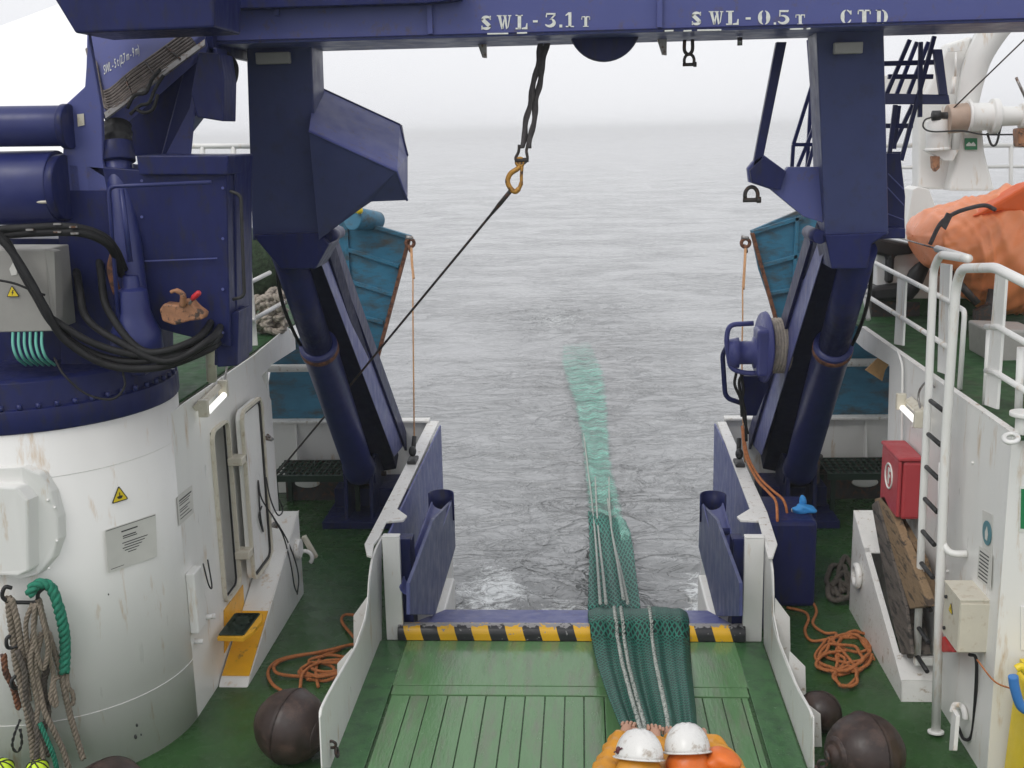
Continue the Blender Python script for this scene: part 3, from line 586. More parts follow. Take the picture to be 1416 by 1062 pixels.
M().poly([PY(1291, 68, 9.85), PY(1303, 68, 9.85), PY(1311, 131, 9.85), PY(1300, 131, 9.85)], (0, .05, 0)).build('stay_plate', NAVYL, t, bev=.003)
M().poly([PY(1226, 212, 9.85), PY(1245, 212, 9.85), PY(1252, 272, 9.85), PY(1251, 300, 9.85), PY(1252, 330, 9.85), PY(1222, 330, 9.85)], (0, .3, 0)).build('side_plate', NAVY, t, bev=.006)
M().poly([PY(1205, 316, 9.6), PY(1252, 316, 9.6), PY(1252, 328, 9.6), PY(1205, 332, 9.6)], (0, .5, 0)).build('foot_plate', NAVY, t, bev=.004)
lframe(t, [((1228, 240, 9.8), (1250, 262, 9.8)), ((1226, 258, 9.8), (1250, 284, 9.8)), ((1226, 295, 9.8), (1250, 304, 9.8))], NAVYG, .004)
# rope winch on the right lower leg
yw = 11.7; t = thing('rope_winch', 'small navy winch with pale rope and tube guards on the right gantry leg', 'winch', PY(1050, 520, yw))
wc = PY(1062, 500, yw); 
M().lathe(PY(1056, 480, yw) , (1, .12, -.03), [(-.02, .06), (-.015, .36), (.01, .37), (.02, .05)], 40).build('drum_flange', WINCHB, t)
rr = M(); 
for k in range(6): rr.torus(PY(1060, 478, yw) + V(.03 + .030 * k, .0, 0), (1, .12, -.03), .27, .019, n=30, m=8)
rr.build('wound_rope', MOOR, t)
M().box(wc.x - .145, wc.x + .02, yw - .22, yw + .1, PY(1060, 515, yw).z, PY(1060, 452, yw).z).build('gearbox', WINCHB, t, bev=.03)
mh = PY(1012, 490, yw - .05); M().lathe(PY(1006, 488, yw - .05), (1, 0, 0), [(0, .04), (.01, .14), (.11, .16), (.115, .12), (.25, .12), (.26, .16), (.38, .16)], 28).build('motor', WINCHB, t)
M().bent([PY(1042, 447, yw - .1), PY(1008, 449, yw - .1), PY(1004, 470, yw - .1), PY(1010, 510, yw - .1), PY(1030, 516, yw - .1), PY(1064, 516, yw - .1)], .026, .1).build('guard_tube', WINCHB, t)
M().bent([PY(1006, 478, yw + .15), PY(999, 490, yw + .15), PY(1003, 550, yw + .15), PY(1024, 557, yw + .15)], .026, .09).build('guard_tube', NAVY, t)
for pts in ([(1018, 516), (1016, 532), (1024, 552), (1026, 576)], [(1024, 512), (1028, 540), (1025, 560), (1034, 600)], [(1030, 514), (1022, 530), (1030, 570), (1032, 610)]):
    M().pipe([PY(a, b_, yw - .05) for a, b_ in pts], .016).build('hose', HOSE, t)
M().poly([PY(1026, 520, yw + .1), PY(1068, 520, yw + .1), PY(1046, 575, yw + .3), PY(1026, 575, yw + .3)], (0, .1, 0)).build('mount_plate', NAVY, t, bev=.005)
# ---------------------------------------------------------------- trawl doors hung at the stern
def trawl_door(pts, y, ridges, label):
    t = thing('trawl_door', label, 'trawl door', PY(pts[3][0], pts[3][1], y))
    M().poly([PY(a, b_, y) for a, b_ in pts], (0, .07, 0)).build('plate', TEAL, t, bev=.008)
    rg = M()
    for (a, b_, c, d_) in ridges: rg.beam(PY(a, b_, y - .012), PY(c, d_, y - .012), .05, .06, (0, 0, 1))
    rg.build('ridge', TEAL, t, bev=.006)
    return t
t = trawl_door([(470, 297), (569, 326), (548, 395), (523, 482), (500, 583), (362, 583), (376, 500), (400, 470), (455, 462)], 14.25,
    [(474, 300, 566, 328), (477, 344, 552, 368), (480, 388, 545, 408), (484, 434, 530, 446), (478, 300, 486, 470)], 'blue steel trawl door with rusty edges hanging at the stern left of the water')
M().beam(PY(567, 326, 14.22), PY(501, 575, 14.22), .04, .10).build('edge_shoe', RUST, t)
t = trawl_door([(1111, 288), (1038, 319), (1049, 372), (1074, 446), (1090, 583), (1234, 583), (1236, 510), (1190, 440), (1150, 300)], 14.25,
    [(1040, 322, 1110, 300), (1052, 368, 1110, 352), (1064, 406, 1110, 398), (1102, 300, 1096, 440)], 'blue steel trawl door with rusty patches hanging at the stern right of the water')
M().beam(PY(1040, 322, 14.22), PY(1074, 446, 14.22), .04, .10).build('edge_shoe', RUST, t)
t = thing('teal_roller', 'small teal float drum with a yellow cap on top of the left trawl door', 'roller', PY(505, 305, 14.2))
M().cyl(PY(487, 302, 14.0), PY(524, 305, 14.4), .15, .11).build('drum', TEAL, t, bev=.015); M().ball(PY(497, 291, 13.9), .045).cyl(PY(490, 293, 13.9), PY(497, 291, 13.9), .02).build('cap', SYEL, t)
for px, py, lab in ((567, 336, 'left'), (1031, 336, 'right')):
    t = thing('door_shackle', f'rusty shackle at the outer corner of the {lab} trawl door', 'shackle', PY(px, py, 14.15))
    M().torus(PY(px, py, 14.15), (0, 1, 0), .05, .022).torus(PY(px, py + 8, 14.15), (1, 0, .3), .04, .018).build('rings', RUST, t); M().cyl(PY(px - 6, py - 8, 14.15), PY(px + 4, py - 6, 14.15), .025).build('pin', STEEL, t)
def hangrope(pts, y0, y1, label, r=.009):
    n_ = len(pts); P3 = [PY(a, b_, y0 + (y1 - y0) * i / (n_ - 1)) for i, (a, b_) in enumerate(pts)]
    m_ = M(); m_.tube(catmull(P3, 5), r, 7); q = catmull([p + V(.012, 0, 0) for p in P3[:3]], 5); m_.tube(q, r * 1.3, 7)
    tag(m_.build('hanging_rope', TANROPE), label, 'rope')
hangrope([(568, 343), (569, 365), (571, 385), (571, 430), (572, 520), (573, 628)], 14.1, 12.5, 'thin orange rope hanging from the left trawl door to the bulwark cap')
hangrope([(1030, 344), (1029, 365), (1027, 400), (1027, 440), (1026, 500), (1028, 600), (1030, 640)], 14.1, 12.6, 'thin orange rope hanging from the right trawl door past the winch')
for px, py, lab in ((571, 636, 'black rope shoe clamped on the left bulwark cap rail'), (1022, 640, 'black rope shoe clamped on the right bulwark cap rail')):
    c = PZ(px, py, .95); t = thing('rope_shoe', lab, 'rope shoe', c); M().box(c.x - .05, c.x + .05, c.y - .12, c.y + .12, .93, .97).build('base', BLACK, t, bev=.01); M().ball(c + V(0, 0, .1), .06, (.7, 1, 1)).cyl(c + V(0, .05, .1), c + V(.01, .12, .24), .025).build('horn', BLACK, t)
# grating benches with mooring gear, aft corners
for x0, x1, lab in ((-3.75, -2.7, 'dark green grating platform beside the left gantry foot'), (2.85, 3.9, 'dark green grating platform beside the right gantry foot')):
    t = thing('grating_platform', lab, 'platform', ((x0 + x1) / 2, 13.2, 0)); z0 = .50
    gm = M()
    for k in range(15): xx = x0 + (x1 - x0) * k / 14; gm.box(xx, xx + .022, 12.95, 13.6, z0, z0 + .03)
    for k in range(6): yy = 12.95 + .125 * k; gm.box(x0, x1 + .02, yy, yy + .015, z0 + .031, z0 + .04)
    gm.build('grating', GRAT, t); M().box(x0 - .02, x1 + .05, 13.64, 13.67, 0, z0 + .02).build('shade_panel', DARK, t); oc = PY(425, 668, 13.6) if x0 < 0 else PY(1196, 667, 13.6); M().ball(oc, .10, (1.6, .12, .62)).build('scuttle', WHITE, t); gf = M(); gf.box(x0 - .03, x1 + .05, 12.90, 12.945, z0 - .03, z0 + .045); gf.build('edge_angle', GRAT, t)  # dark panel added to darken the space under the grating
    for xx in (x0 + .02, x1 - .04):
        for yy in (12.93, 13.58): M().box(xx, xx + .05, yy, yy + .05, 0, z0 - .03).build('leg', GRAT, t)
for x, lab in ((-2.62, 'dark mooring bitt beside the left grating platform'), (2.72, 'dark mooring bitt beside the right grating platform')):
    t = thing('mooring_bitt', lab, 'bitt', (x, 13.3, 0)); M().cyl((x, 13.3, 0), (x, 13.3, .62), .09).cyl((x, 13.3, .62), (x, 13.3, .66), .12).build('post', DARK, t, bev=.01); M().cyl((x - .2, 13.3, .45), (x + .2, 13.3, .45), .03).build('cross_bar', DARK, t)
M_ = M(); M_.poly([PY(1136, 290 + 0, 14.1)] * 0 or [PY(455, 345, 14.6), PY(476, 330, 14.6), PY(480, 440, 14.6), PY(462, 440, 14.6)], (0, .1, 0)); tag(M_.build('stern_post', WHITE), 'white steel post between the left gantry leg and the blue trawl door', 'post')
# ---------------------------------------------------------------- streaming net
def netmat(name, col, gap, su, sv, th, alpha=0, rough=.6, gapcol=None, wet=False):
    m = bpy.data.materials.new(name); m.use_nodes = True; n, l = m.node_tree.nodes, m.node_tree.links; b = n['Principled BSDF']
    t = n.new('ShaderNodeTexCoord'); s = n.new('ShaderNodeSeparateXYZ'); l.new(t.outputs['UV'], s.inputs[0])
    def mt(op, a, b_=0., c=0., cl=False):
        x = n.new('ShaderNodeMath'); x.operation = op; x.use_clamp = cl
        for i, v in enumerate((a, b_, c)):
            if isinstance(v, (int, float)): x.inputs[i].default_value = v
            else: l.new(v, x.inputs[i])
        return x.outputs[0]
    nz_ = n.new('ShaderNodeTexNoise'); nz_.inputs['Scale'].default_value = 9; nz_.inputs['Detail'].default_value = 3; l.new(t.outputs['Object'], nz_.inputs['Vector'])
    wob = mt('MULTIPLY', nz_.outputs['Fac'], .9)
    u = mt('ADD', mt('MULTIPLY', s.outputs[0], su), wob); v = mt('MULTIPLY', s.outputs[1], sv)
    a = mt('ABSOLUTE', mt('SUBTRACT', mt('FRACT', mt('ADD', u, v)), .5)); c = mt('ABSOLUTE', mt('SUBTRACT', mt('FRACT', mt('SUBTRACT', u, v)), .5))
    thr = mt('MAXIMUM', mt('LESS_THAN', a, th), mt('LESS_THAN', c, th))
    mxx = n.new('ShaderNodeMix'); mxx.data_type = 'RGBA'; l.new(thr, mxx.inputs[0]); mxx.inputs[6].default_value = (*(gapcol or gap), 1)
    sc = n.new('ShaderNodeVectorMath'); sc.operation = 'SCALE'; sc.inputs[0].default_value = col; l.new(mt('MULTIPLY_ADD', nz_.outputs['Fac'], 1.0, .5), sc.inputs['Scale']); l.new(sc.outputs[0], mxx.inputs[7])
    l.new(mxx.outputs[2], b.inputs['Base Color']); b.inputs['Roughness'].default_value = rough
    bu = n.new('ShaderNodeBump'); bu.inputs['Strength'].default_value = .7; bu.inputs['Distance'].default_value = .008; l.new(thr, bu.inputs['Height']); l.new(bu.outputs['Normal'], b.inputs['Normal'])
    if wet:                                                         # a film of rippling water lies over the netting
        mp = n.new('ShaderNodeMapping'); mp.inputs['Scale'].default_value = (.5, 1.5, 1); l.new(t.outputs['Object'], mp.inputs['Vector'])
        wn_ = n.new('ShaderNodeTexNoise'); wn_.inputs['Scale'].default_value = 3.0; wn_.inputs['Detail'].default_value = 6; wn_.inputs['Distortion'].default_value = 1.0; l.new(mp.outputs[0], wn_.inputs['Vector'])
        bu.inputs['Distance'].default_value = .16; bu.inputs['Strength'].default_value = 1; l.new(wn_.outputs['Fac'], bu.inputs['Height'])
        rmp = n.new('ShaderNodeMapRange'); rmp.inputs['From Min'].default_value = .36; rmp.inputs['From Max'].default_value = .62; rmp.inputs['To Min'].default_value = .3; rmp.inputs['To Max'].default_value = 1; l.new(wn_.outputs['Fac'], rmp.inputs['Value'])
        nf = n.new('ShaderNodeTexNoise'); nf.inputs['Scale'].default_value = 2.2; nf.inputs['Detail'].default_value = 7; nf.inputs['Roughness'].default_value = .7; l.new(mp.outputs[0], nf.inputs['Vector'])
        far_ = mt('MULTIPLY_ADD', s.outputs[1], -3.6, 4.0); eu = mt('MULTIPLY', mt('MINIMUM', s.outputs[0], mt('SUBTRACT', 1.0, s.outputs[0])), 9.0)
        fd = mt('MULTIPLY_ADD', mt('MULTIPLY_ADD', nf.outputs['Fac'], 3.6, -2.0), 1.0, mt('MINIMUM', far_, mt('ADD', eu, .25)), True)
        l.new(mt('MULTIPLY', fd, mt('MULTIPLY', mt('MAXIMUM', thr, alpha), rmp.outputs[0])), b.inputs['Alpha'])
    elif alpha: l.new(mt('MAXIMUM', thr, alpha), b.inputs['Alpha'])
    return m
NETD = netmat('green_net_twine', (.018, .155, .108), (.002, .014, .012), 20, 60, .16)
NETW = netmat('wet_green_net', (.20, .52, .41), (.03, .2, .15), 9, 150, .16, alpha=.7, gapcol=(.13, .40, .31), rough=.12, wet=True)
NETA = netmat('hanging_green_net', (.02, .19, .14), (.004, .05, .04), 12, 60, .16, alpha=.75)
net = thing('trawl_net', 'green trawl net hauled over the striped bar and streaming far astern in the grey water', 'net', (.3, 9.6, .2))
# over the bar and down to the hands of the two people
rows, uvs = [], []; N, K = 44, 60
def lerp(a, b_, t_): return a + (b_ - a) * t_
for i in range(N + 1):
    s = i / N
    kp = [(0, 813, 950, 843, 10.15), (.07, 813, 952, 856, 9.85), (.13, 814, 953, 868, 9.63), (.2, 818, 954, 885, 9.42), (.4, 826, 957, 922, 8.75), (.65, 840, 962, 965, 7.9), (.85, 856, 965, 1005, 7.15), (1, 880, 955, 1044, 6.2)]
    for (s0, *A0), (s1_, *A1) in zip(kp, kp[1:]):
        if s0 <= s <= s1_: tt = (s - s0) / (s1_ - s0); pl_, pr_, pyv, yc = [lerp(u0, u1, tt) for u0, u1 in zip(A0, A1)]; break
    L3, R3 = PY(pl_, pyv, yc), PY(pr_, pyv, yc); xl, xr, zc = L3.x, R3.x, (L3.z + R3.z) / 2
    zc = max(zc, lerp(.20, .07, min(1, max(0, (yc - 9.72) / .45))) if yc > 9.5 else .10)
    row, ur = [], []
    for j in range(K + 1):
        q = j / K; x = lerp(xl, xr, q)
        fold = .028 * math.sin(q * 21 + 1.2 * math.sin(s * 3)) + .014 * math.sin(q * 47 + 2) + .030 * math.sin(q * 8.5 + 1 + s)
        fold *= (.25 if s < .15 else .5 + .7 * s)
        edge = -.05 * (abs(q - .5) * 2) ** 6
        sag = 0
        row.append(V(x, yc, zc + fold + edge + sag)); ur.append((q, s))
    rows.append(row); uvs.append(ur)
acc = 0; L_ = [0]
for r0, r1 in zip(rows, rows[1:]): dd = r1[K // 2] - r0[K // 2]; acc += abs(dd.y) + abs(dd.z) * .45; L_.append(acc)
uvs = [[(q, l_ / acc) for q, _ in u] for u, l_ in zip(uvs, L_)]
M().sheet(rows, uvs).build('hauled_netting', NETD, net, solid=.006)
bs = M()                                                            # bunched netting beneath the top layer
rows2 = [[p + V(0, .02, -.05 - .02 * math.sin(j * .7)) for j, p in enumerate(r[4:-4])] for r in rows[6:]]
bs.sheet(rows2, [u[4:-4] for u in uvs[6:]]).build('bunched_netting', NETD, net, solid=.01)
def seam(q, name='white_seam_rope'):
    pts = []
    for i in (list(range(0, 12)) + list(range(12, N + 1, 2))): r = rows[i]; j = q * K; a = int(j); pts.append(r[min(a, K)] + V(0, -.026 if i < 9 else -.01, .018))
    M().rope(pts, .017, .075, 2, 3, 5).build(name, MANILA if False else WRope, net)
WRope = mat('pale_twisted_rope', (.42, .44, .40), .8, var=.3, scale=50, dirt=(.05, .09, .08), dirt_amt=.35, dscale=60)
for q in (.28, .335, .62): seam(q)
# airborne and floating netting astern
E_l = [(813, 845), (813, 800), (815, 745), (812, 690), (808, 640), (803, 600), (794, 560), (784, 530), (777, 500), (779, 474)]
E_r = [(886, 845), (884, 800), (873, 745), (860, 700), (846, 640), (843, 600), (840, 560), (838, 530), (831, 505), (816, 474)]
def edge3(E):
    A_ = PY(E[0][0], E[0][1], 10.2) + V(0, 0, -.0); Bw = PZ(E[2][0], E[2][1], WZ + .14); out = [A_]
    # point on the straight line A-Bw with the wanted row
    lo = .0
    best = min((A_.lerp(Bw, k / 200) for k in range(201)), key=lambda p: abs(((p - EYE).dot(-UP) / (p - EYE).dot(FW)) * F + CY - E[1][1])); out.append(best); out.append(Bw)
    for a, b_ in E[3:]: out.append(PZ(a, b_, WZ + .09))
    return catmull(out, 6)
eL, eR = edge3(E_l), edge3(E_r); rows, uvs = [], []
for i, (a, b_) in enumerate(zip(eL, eR)):
    row, ur = [], []
    for j in range(15):
        q = j / 14; p = a.lerp(b_, q); dz = .02 * math.sin(q * 13 + i * .2) + (.035 * math.sin(i * .9 + q * 3) if i > 12 else -.01 * math.sin(math.pi * q)); row.append(p + V(0, 0, dz)); ur.append((q, i / len(eL)))
    rows.append(row); uvs.append(ur)
M().sheet(rows[:17], uvs[:17]).build('hanging_netting', NETA, net, solid=.01)
M().sheet(rows[13:], uvs[13:]).build('floating_netting', NETW, net)
bulge = [(848, 700), (862, 715), (872, 735), (876, 765), (880, 800), (885, 835)]; inner = [(846, 690), (852, 715), (858, 740), (862, 770), (866, 805), (872, 838)]
bg_ = [[PZ(a, b_, WZ + .16), PZ((a + c) / 2, (b_ + d_) / 2, WZ + .24), PZ(c, d_, WZ + .18)] for (a, b_), (c, d_) in zip(bulge, inner)]
M().sheet(bg_, [[(j * .2, i * .05) for j in range(3)] for i in range(6)]).build('side_netting', NETW, net)
for E in ([(830, 838, 0), (826, 800, 0), (823, 740, 1), (818, 690, 1), (812, 640, 1), (807, 600, 1)], [(838, 838, 0), (833, 800, 0), (828, 740, 1), (825, 700, 1), (823, 660, 1)], [(868, 838, 0), (858, 800, 0), (848, 745, 1), (843, 700, 1), (842, 660, 1)], [(862, 832, 0), (853, 790, 0), (846, 735, 1), (840, 690, 1)]):
    pts = []; A_ = PY(E[0][0], E[0][1], 10.15) + V(0, 0, .03); B_ = PZ(E[2][0], E[2][1], WZ + .16)
    mid = min((A_.lerp(B_, k / 100) for k in range(101)), key=lambda p: abs(((p - EYE).dot(-UP) / (p - EYE).dot(FW)) * F + CY - E[1][1]))
    pts = [A_, mid + V(0, 0, .02), B_] + [PZ(a, b_, WZ + .12) for a, b_, _ in E[3:]]
    M().pipe(pts, .017, 6).build('seam_rope', WRope, net)
# ---------------------------------------------------------------- rubber bobbins
def bobbin(px, py, r, ax, label, at=None):
    c = at or PZ(px, py, r); c.z = r * .98; t = thing('rubber_bobbin', label, 'bobbin', (c.x, c.y, 0), 'brown rubber bobbins on the side decks')
    ax = Vector(ax).normalized(); prof = [( -r + r * .02, .03)]
    for k in range(19):
        a = math.radians(-80 + 160 * k / 18); prof.append((r * math.sin(a), r * math.cos(a) + (.012 if abs(k - 9) < 1 else 0)))
    prof.append((r * 1.0, .03)); M().lathe(c, ax, prof, 36).build('ball', RUBR, t)
    hb = M()
    hb.bm.free()
    for s in (-1, 1): M().lathe(c + ax * s * r * .84, ax * s, [(0, r * .5), (r * .06, r * .48), (r * .10, r * .3), (r * .2, r * .24), (r * .24, .02)], 24).build('hub', RUBR, t); M().torus(c, ax, r * 1.002, .012, m=8, n=44).build('seam_ring', RUBR, t)
    e = c + ax * r * 1.1; ch = M(); q = e
    for k in range(3): ch.torus(q + ax * .04 * k + V(0, 0, -.05 * k), (0, 1, .2) if k % 2 else (1, 0, .2), .03, .011, n=16, m=7)
    ch.build('chain', DARK, t); return t
bobbin(403, 1003, .27, (.9, -.3, -.1), 'brown rubber bobbin on the green deck left of the ramp, beside orange rope')
bobbin(1196, 1040, .27, (-.9, -.35, .1), 'large brown rubber bobbin on the green deck right of the ramp')
bobbin(1102, 972, .155, (.5, .8, 0), 'brown rubber bobbin half hidden behind the right bulwark wing', V(1.775, 8.05, .15))
bobbin(152, 1106, .27, (.8, -.5, .2), 'brown rubber bobbin at the foot of the white tower below the hanging ropes')
# ---------------------------------------------------------------- orange rope coils
def coil(segs, label, r=.0145, z0=.02, m=ORANGE, name='rope_coil'):
    mm = M()
    for i, s in enumerate(segs):
        pts = [PZ(a, b_, z0 + .016 * (i % 3) + .012 * math.sin(k * 2.1 + i)) for k, (a, b_) in enumerate(s)]
        mm.rope(pts, r, .07, 3, 7, 6)
    return tag(mm.build(name, m), label, 'rope')
def loop(cx, cy, rx, ry, ph=0, n=11, wob=.12, turns=1.05):
    return [(cx + rx * (1 + wob * math.sin(3 * k + ph)) * math.cos(2 * math.pi * turns * k / n + ph), cy + ry * (1 + wob * math.cos(2 * k + ph)) * math.sin(2 * math.pi * turns * k / n + ph)) for k in range(n + 1)]
coil([[(394, 958), (376, 945), (371, 928), (385, 913), (420, 905), (455, 902), (478, 893), (500, 890)], [(478, 893), (450, 900), (400, 910), (380, 920), (384, 931), (410, 935), (440, 934), (470, 930)], loop(448, 925, 30, 10), loop(440, 930, 24, 12, 2), loop(460, 918, 34, 11, 4), [(415, 952), (420, 930), (445, 915), (478, 912)], [(440, 950), (437, 925), (446, 908), (470, 898)], [(500, 852), (478, 850), (473, 860), (490, 882)]],
     'orange rope lying in loops on the green deck left of the ramp')
coil([loop(1168, 905, 38, 26), loop(1172, 898, 30, 20, 1.5), loop(1162, 908, 30, 18, 3), loop(1178, 905, 22, 26, 4.4), loop(1150, 915, 18, 13, .7), loop(1170, 936, 16, 14, 2), loop(1182, 888, 22, 14, 5), [(1150, 884), (1180, 918), (1185, 935), (1168, 950), (1155, 935), (1160, 900), (1146, 882)], [(1200, 905), (1170, 928), (1130, 922), (1140, 905), (1170, 900)]],
     'orange rope coiled in a tangled heap on the green deck right of the ramp')
t = thing('orange_hose_line', 'long orange line running from the winch past the blue drum to the rope heap', 'rope', PZ(1100, 830))
def line(pts, r=.014): 
    P3 = [PZ(a, b_, z_) for a, b_, z_ in pts]; return M().pipe(P3, r, 8, 8)
line([(1027, 590, 1.3), (1034, 630, 1.15), (1050, 660, 1.05), (1068, 678, 1.0), (1085, 695, .95), (1090, 730, .7), (1090, 770, .3), (1100, 805, .03), (1128, 840, .02), (1124, 862, .02), (1140, 875, .02), (1156, 876, .03), (1150, 888, .03)]).build('long_line', ORANGE, t)
line([(1026, 590, 1.3), (1031, 630, 1.15), (1046, 662, 1.05), (1062, 680, 1.0), (1073, 694, .98), (1075, 720, .9)]).build('short_line', ORANGE, t)
line([(1088, 840, .02), (1112, 846, .02), (1118, 856, .02), (1113, 872, .02), (1122, 886, .02), (1146, 884, .03)]).build('loose_end', ORANGE, t)
coil([loop(1158, 800, 14, 20), loop(1166, 810, 12, 18, 2), loop(1160, 818, 16, 12, 4), loop(1170, 796, 10, 24, 1)], 'heap of dark rope on deck at the aft end of the right casing', .026, .03, ROPED)
# navy drum box with blue cloth
t = thing('navy_tank', 'dark navy steel tank behind the right bulwark with a crumpled blue cloth on it', 'tank', (2.15, 11.0, 0))
a, b_ = PZ(1062, 700, .93), PZ(1128, 706, .93)
M().box(a.x - .12, b_.x, a.y - .25, a.y + .55, 0, .86).build('tank_body', NAVY, t, bev=.04)
M().cyl((b_.x - .16, a.y + .05, .86), (b_.x - .16, a.y + .05, .885), .035).build('filler_cap', CREAM, t)
tag(M().ball((a.x + .34, a.y + .02, .90), .10, (1.1, .8, .45), 26, .35).ball((a.x + .33, a.y + .06, .96), .05, (.7, .7, 1.2), 18, .4).build('blue_cloth', BLUEC), 'crumpled bright blue cloth lying on the navy tank', 'cloth')
# ---------------------------------------------------------------- left deckhouse and crane tower
TC, TR = V(-4.15, 8.15, 0), 1.06
def CY_(px, py, off=0.):                                            # sight line cut by the tower's round shell
    d = ray(px, py); ox, oy = EYE.x - TC.x, EYE.y - TC.y; r = TR + off
    a = d.x ** 2 + d.y ** 2; b = 2 * (ox * d.x + oy * d.y); c = ox * ox + oy * oy - r * r; D = b * b - 4 * a * c
    k = (-b - math.sqrt(max(D, 0))) / (2 * a); return EYE + d * k
t = thing('crane_tower', 'round white steel tower carrying the navy crane at the left edge', 'tower', (-4.15, 8.15, 0))
m_ = M(); m_.lathe(TC, (0, 0, 1), [(0, TR), (2.6, TR)], 96); m_.build('tower_shell', WHITE, t)
rg = M()
for zz, y0 in ((.50, 0), (2.28, 0)): rg.torus(TC + V(0, 0, zz), (0, 0, 1), TR - .001, .003, n=96, m=6)
rg.build('weld_seam', WHITE, t)
# hatch cover on the tower
hp = M(); outline = [(-40, 648), (30, 646), (55, 655), (70, 680), (80, 715), (81, 745), (72, 772), (52, 795), (30, 801), (-40, 797)]
front = [CY_(max(a, -30), b_, .05) for a, b_ in outline]
hp.poly([p + V(0, -.0, 0) for p in front], V(.25, .75, 0) * .10); hp.build('hatch_cover', WHITE, t, bev=.012)
hb = [CY_(max(a, -30), b_, .13) for a, b_ in [(-40, 672), (22, 674), (38, 692), (40, 790), (24, 797), (-40, 795)]]
M().poly(hb, V(.2, .8, 0) * .14).build('hatch_box', WHITE, t, bev=.015)
for a, b_ in ((20, 698), (66, 692), (76, 702), (79, 748), (68, 786)): M().ball(CY_(a, b_, .055), .010).build('bolt', WHITE, t)
t = thing('deckhouse', 'white steel deckhouse with an open watertight doorway behind the crane tower', 'deckhouse', (-3.1, 9.5, 0)); XW = -3.09
yl, yr, zl, zh = 8.98, 9.40, .62, 2.12
wl_ = M()
wl_.box(XW - .012, XW, 8.15, yl, 0, 2.5).box(XW - .012, XW, yl, yr, zh, 2.5).box(XW - .012, XW, yl, yr, 0, zl)
wl_.poly([(XW, yr, 0), (XW, 10.86, 0), (XW, 10.86, 1.95), PX(362, 520, XW), PX(376, 504, XW), PX(409, 483, XW), PX(408, 467, XW), PX(398, 452, XW), (XW, 10.4, 2.5), (XW, yr, 2.5)], (-.012, 0, 0))
wl_.build('side_wall', WHITE, t)
M().box(-6.2, XW - .013, 10.80, 10.86, 0, 2.47).build('end_wall', WHITE, t)
dn = M(); dn.box(-3.5, -3.48, 8.6, 10.4, .3, 2.4).box(-3.48, XW - .014, 8.6, 8.62, .3, 2.4).box(-3.48, XW - .014, 9.58, 9.60, .3, 2.4).box(-3.48, XW - .014, 8.62, 9.58, .5, .56); dn.build('entrance_recess', WHITE, t)
# rounded door coaming with dark seal
def rrect(y0, y1, z0, z1, r, x, n=5):
    o = []
    for cy, cz, a0 in ((y1 - r, z1 - r, 0), (y0 + r, z1 - r, 90), (y0 + r, z0 + r, 180), (y1 - r, z0 + r, 270)):
        for k in range(n + 1): a = math.radians(a0 + 90 * k / n); o.append(V(x, cy + r * math.cos(a), cz + r * math.sin(a)))
    return o
def frame_strip(y0, y1, z0, z1, r, x0, x1, wd, name, m_, parent):
    A_, B_ = rrect(y0, y1, z0, z1, r, x0), rrect(y0 + wd, y1 - wd, z0 + wd, z1 - wd, max(r - wd, .01), x0); bm_ = M(); n = len(A_)
    e = V(x1 - x0, 0, 0)
    for i in range(n):
        j = (i + 1) % n; bm_.poly([A_[i], A_[j], B_[j], B_[i]], e)
    bmesh.ops.remove_doubles(bm_.bm, verts=bm_.bm.verts[:], dist=1e-4); return bm_.build(name, m_, parent)
frame_strip(yl - .015, yr + .02, zl - .02, zh + .02, .10, XW + .001, XW + .035, .022, 'door_coaming', CREAM, t)
frame_strip(yl + .008, yr - .002, zl + .004, zh - .004, .07, XW - .02, XW - .003, .008, 'door_seal', BLACK, t)
dl = thing('watertight_door', 'open white watertight door leaf folded flat against the deckhouse wall, black rubber seal', 'door', (XW + .09, 9.9, zl))
y0, y1 = 9.50, 10.12
lf = M(); lf.poly(rrect(y0, y1, zl - .02, zh + .05, .10, XW + .055), (.045, 0, 0)); lf.build('leaf', WHITE, dl, bev=.008)
frame_strip(y0 - .01, y1 + .01, zl - .03, zh + .06, .11, XW + .101, XW + .13, .03, 'leaf_rim', CREAM, dl); frame_strip(y0 + .022, y1 - .022, zl, zh + .03, .09, XW + .101, XW + .117, .022, 'rubber_seal', BLACK, dl)
for zz in (1.72, .86):
    M().box(XW + .003, XW + .13, 9.36, 9.52, zz, zz + .07).build('hinge', CREAM, dl, bev=.008)
    M().cyl((XW + .05, 10.17, zz + .05), (XW + .18, 10.17, zz + .02), .02).cyl((XW + .16, 10.10, zz + .08), (XW + .16, 10.25, zz - .0), .014).build('dog_handle', STEEL, dl)
# fluorescent fitting
def lamp(a, b_, x, s, label):
    t = thing('work_light', label, 'lamp', PX(*a, x)); p, q = PX(*a, x), PX(*b_, x)
    M().cyl(p, q, .024, n=16).build('lit_tube', TUBE, t)
    u = V(-s * .05, 0, .065); M().beam(p + u + V(0, -.03, 0), q + u + V(0, .03, 0), .07, .05, (1, 0, .6)).build('housing', CREAM, t, bev=.008)
    for e in (p, q): M().box(e.x - .05, e.x + .03, e.y - .025, e.y + .025, e.z - .02, e.z + .12).build('end_cap', CREAM, t, bev=.008)
    M().pipe([q + u, q + u + V(0, .16, .02), q + u + V(0, .25, .14), q + u + V(0, .05, .28), q + u + V(0, -.15, .28)], .009).build('cable', STEEL, t)
lamp((284, 573), (311, 545), XW + .09, 1, 'lit fluorescent work light above the open doorway on the white deckhouse')
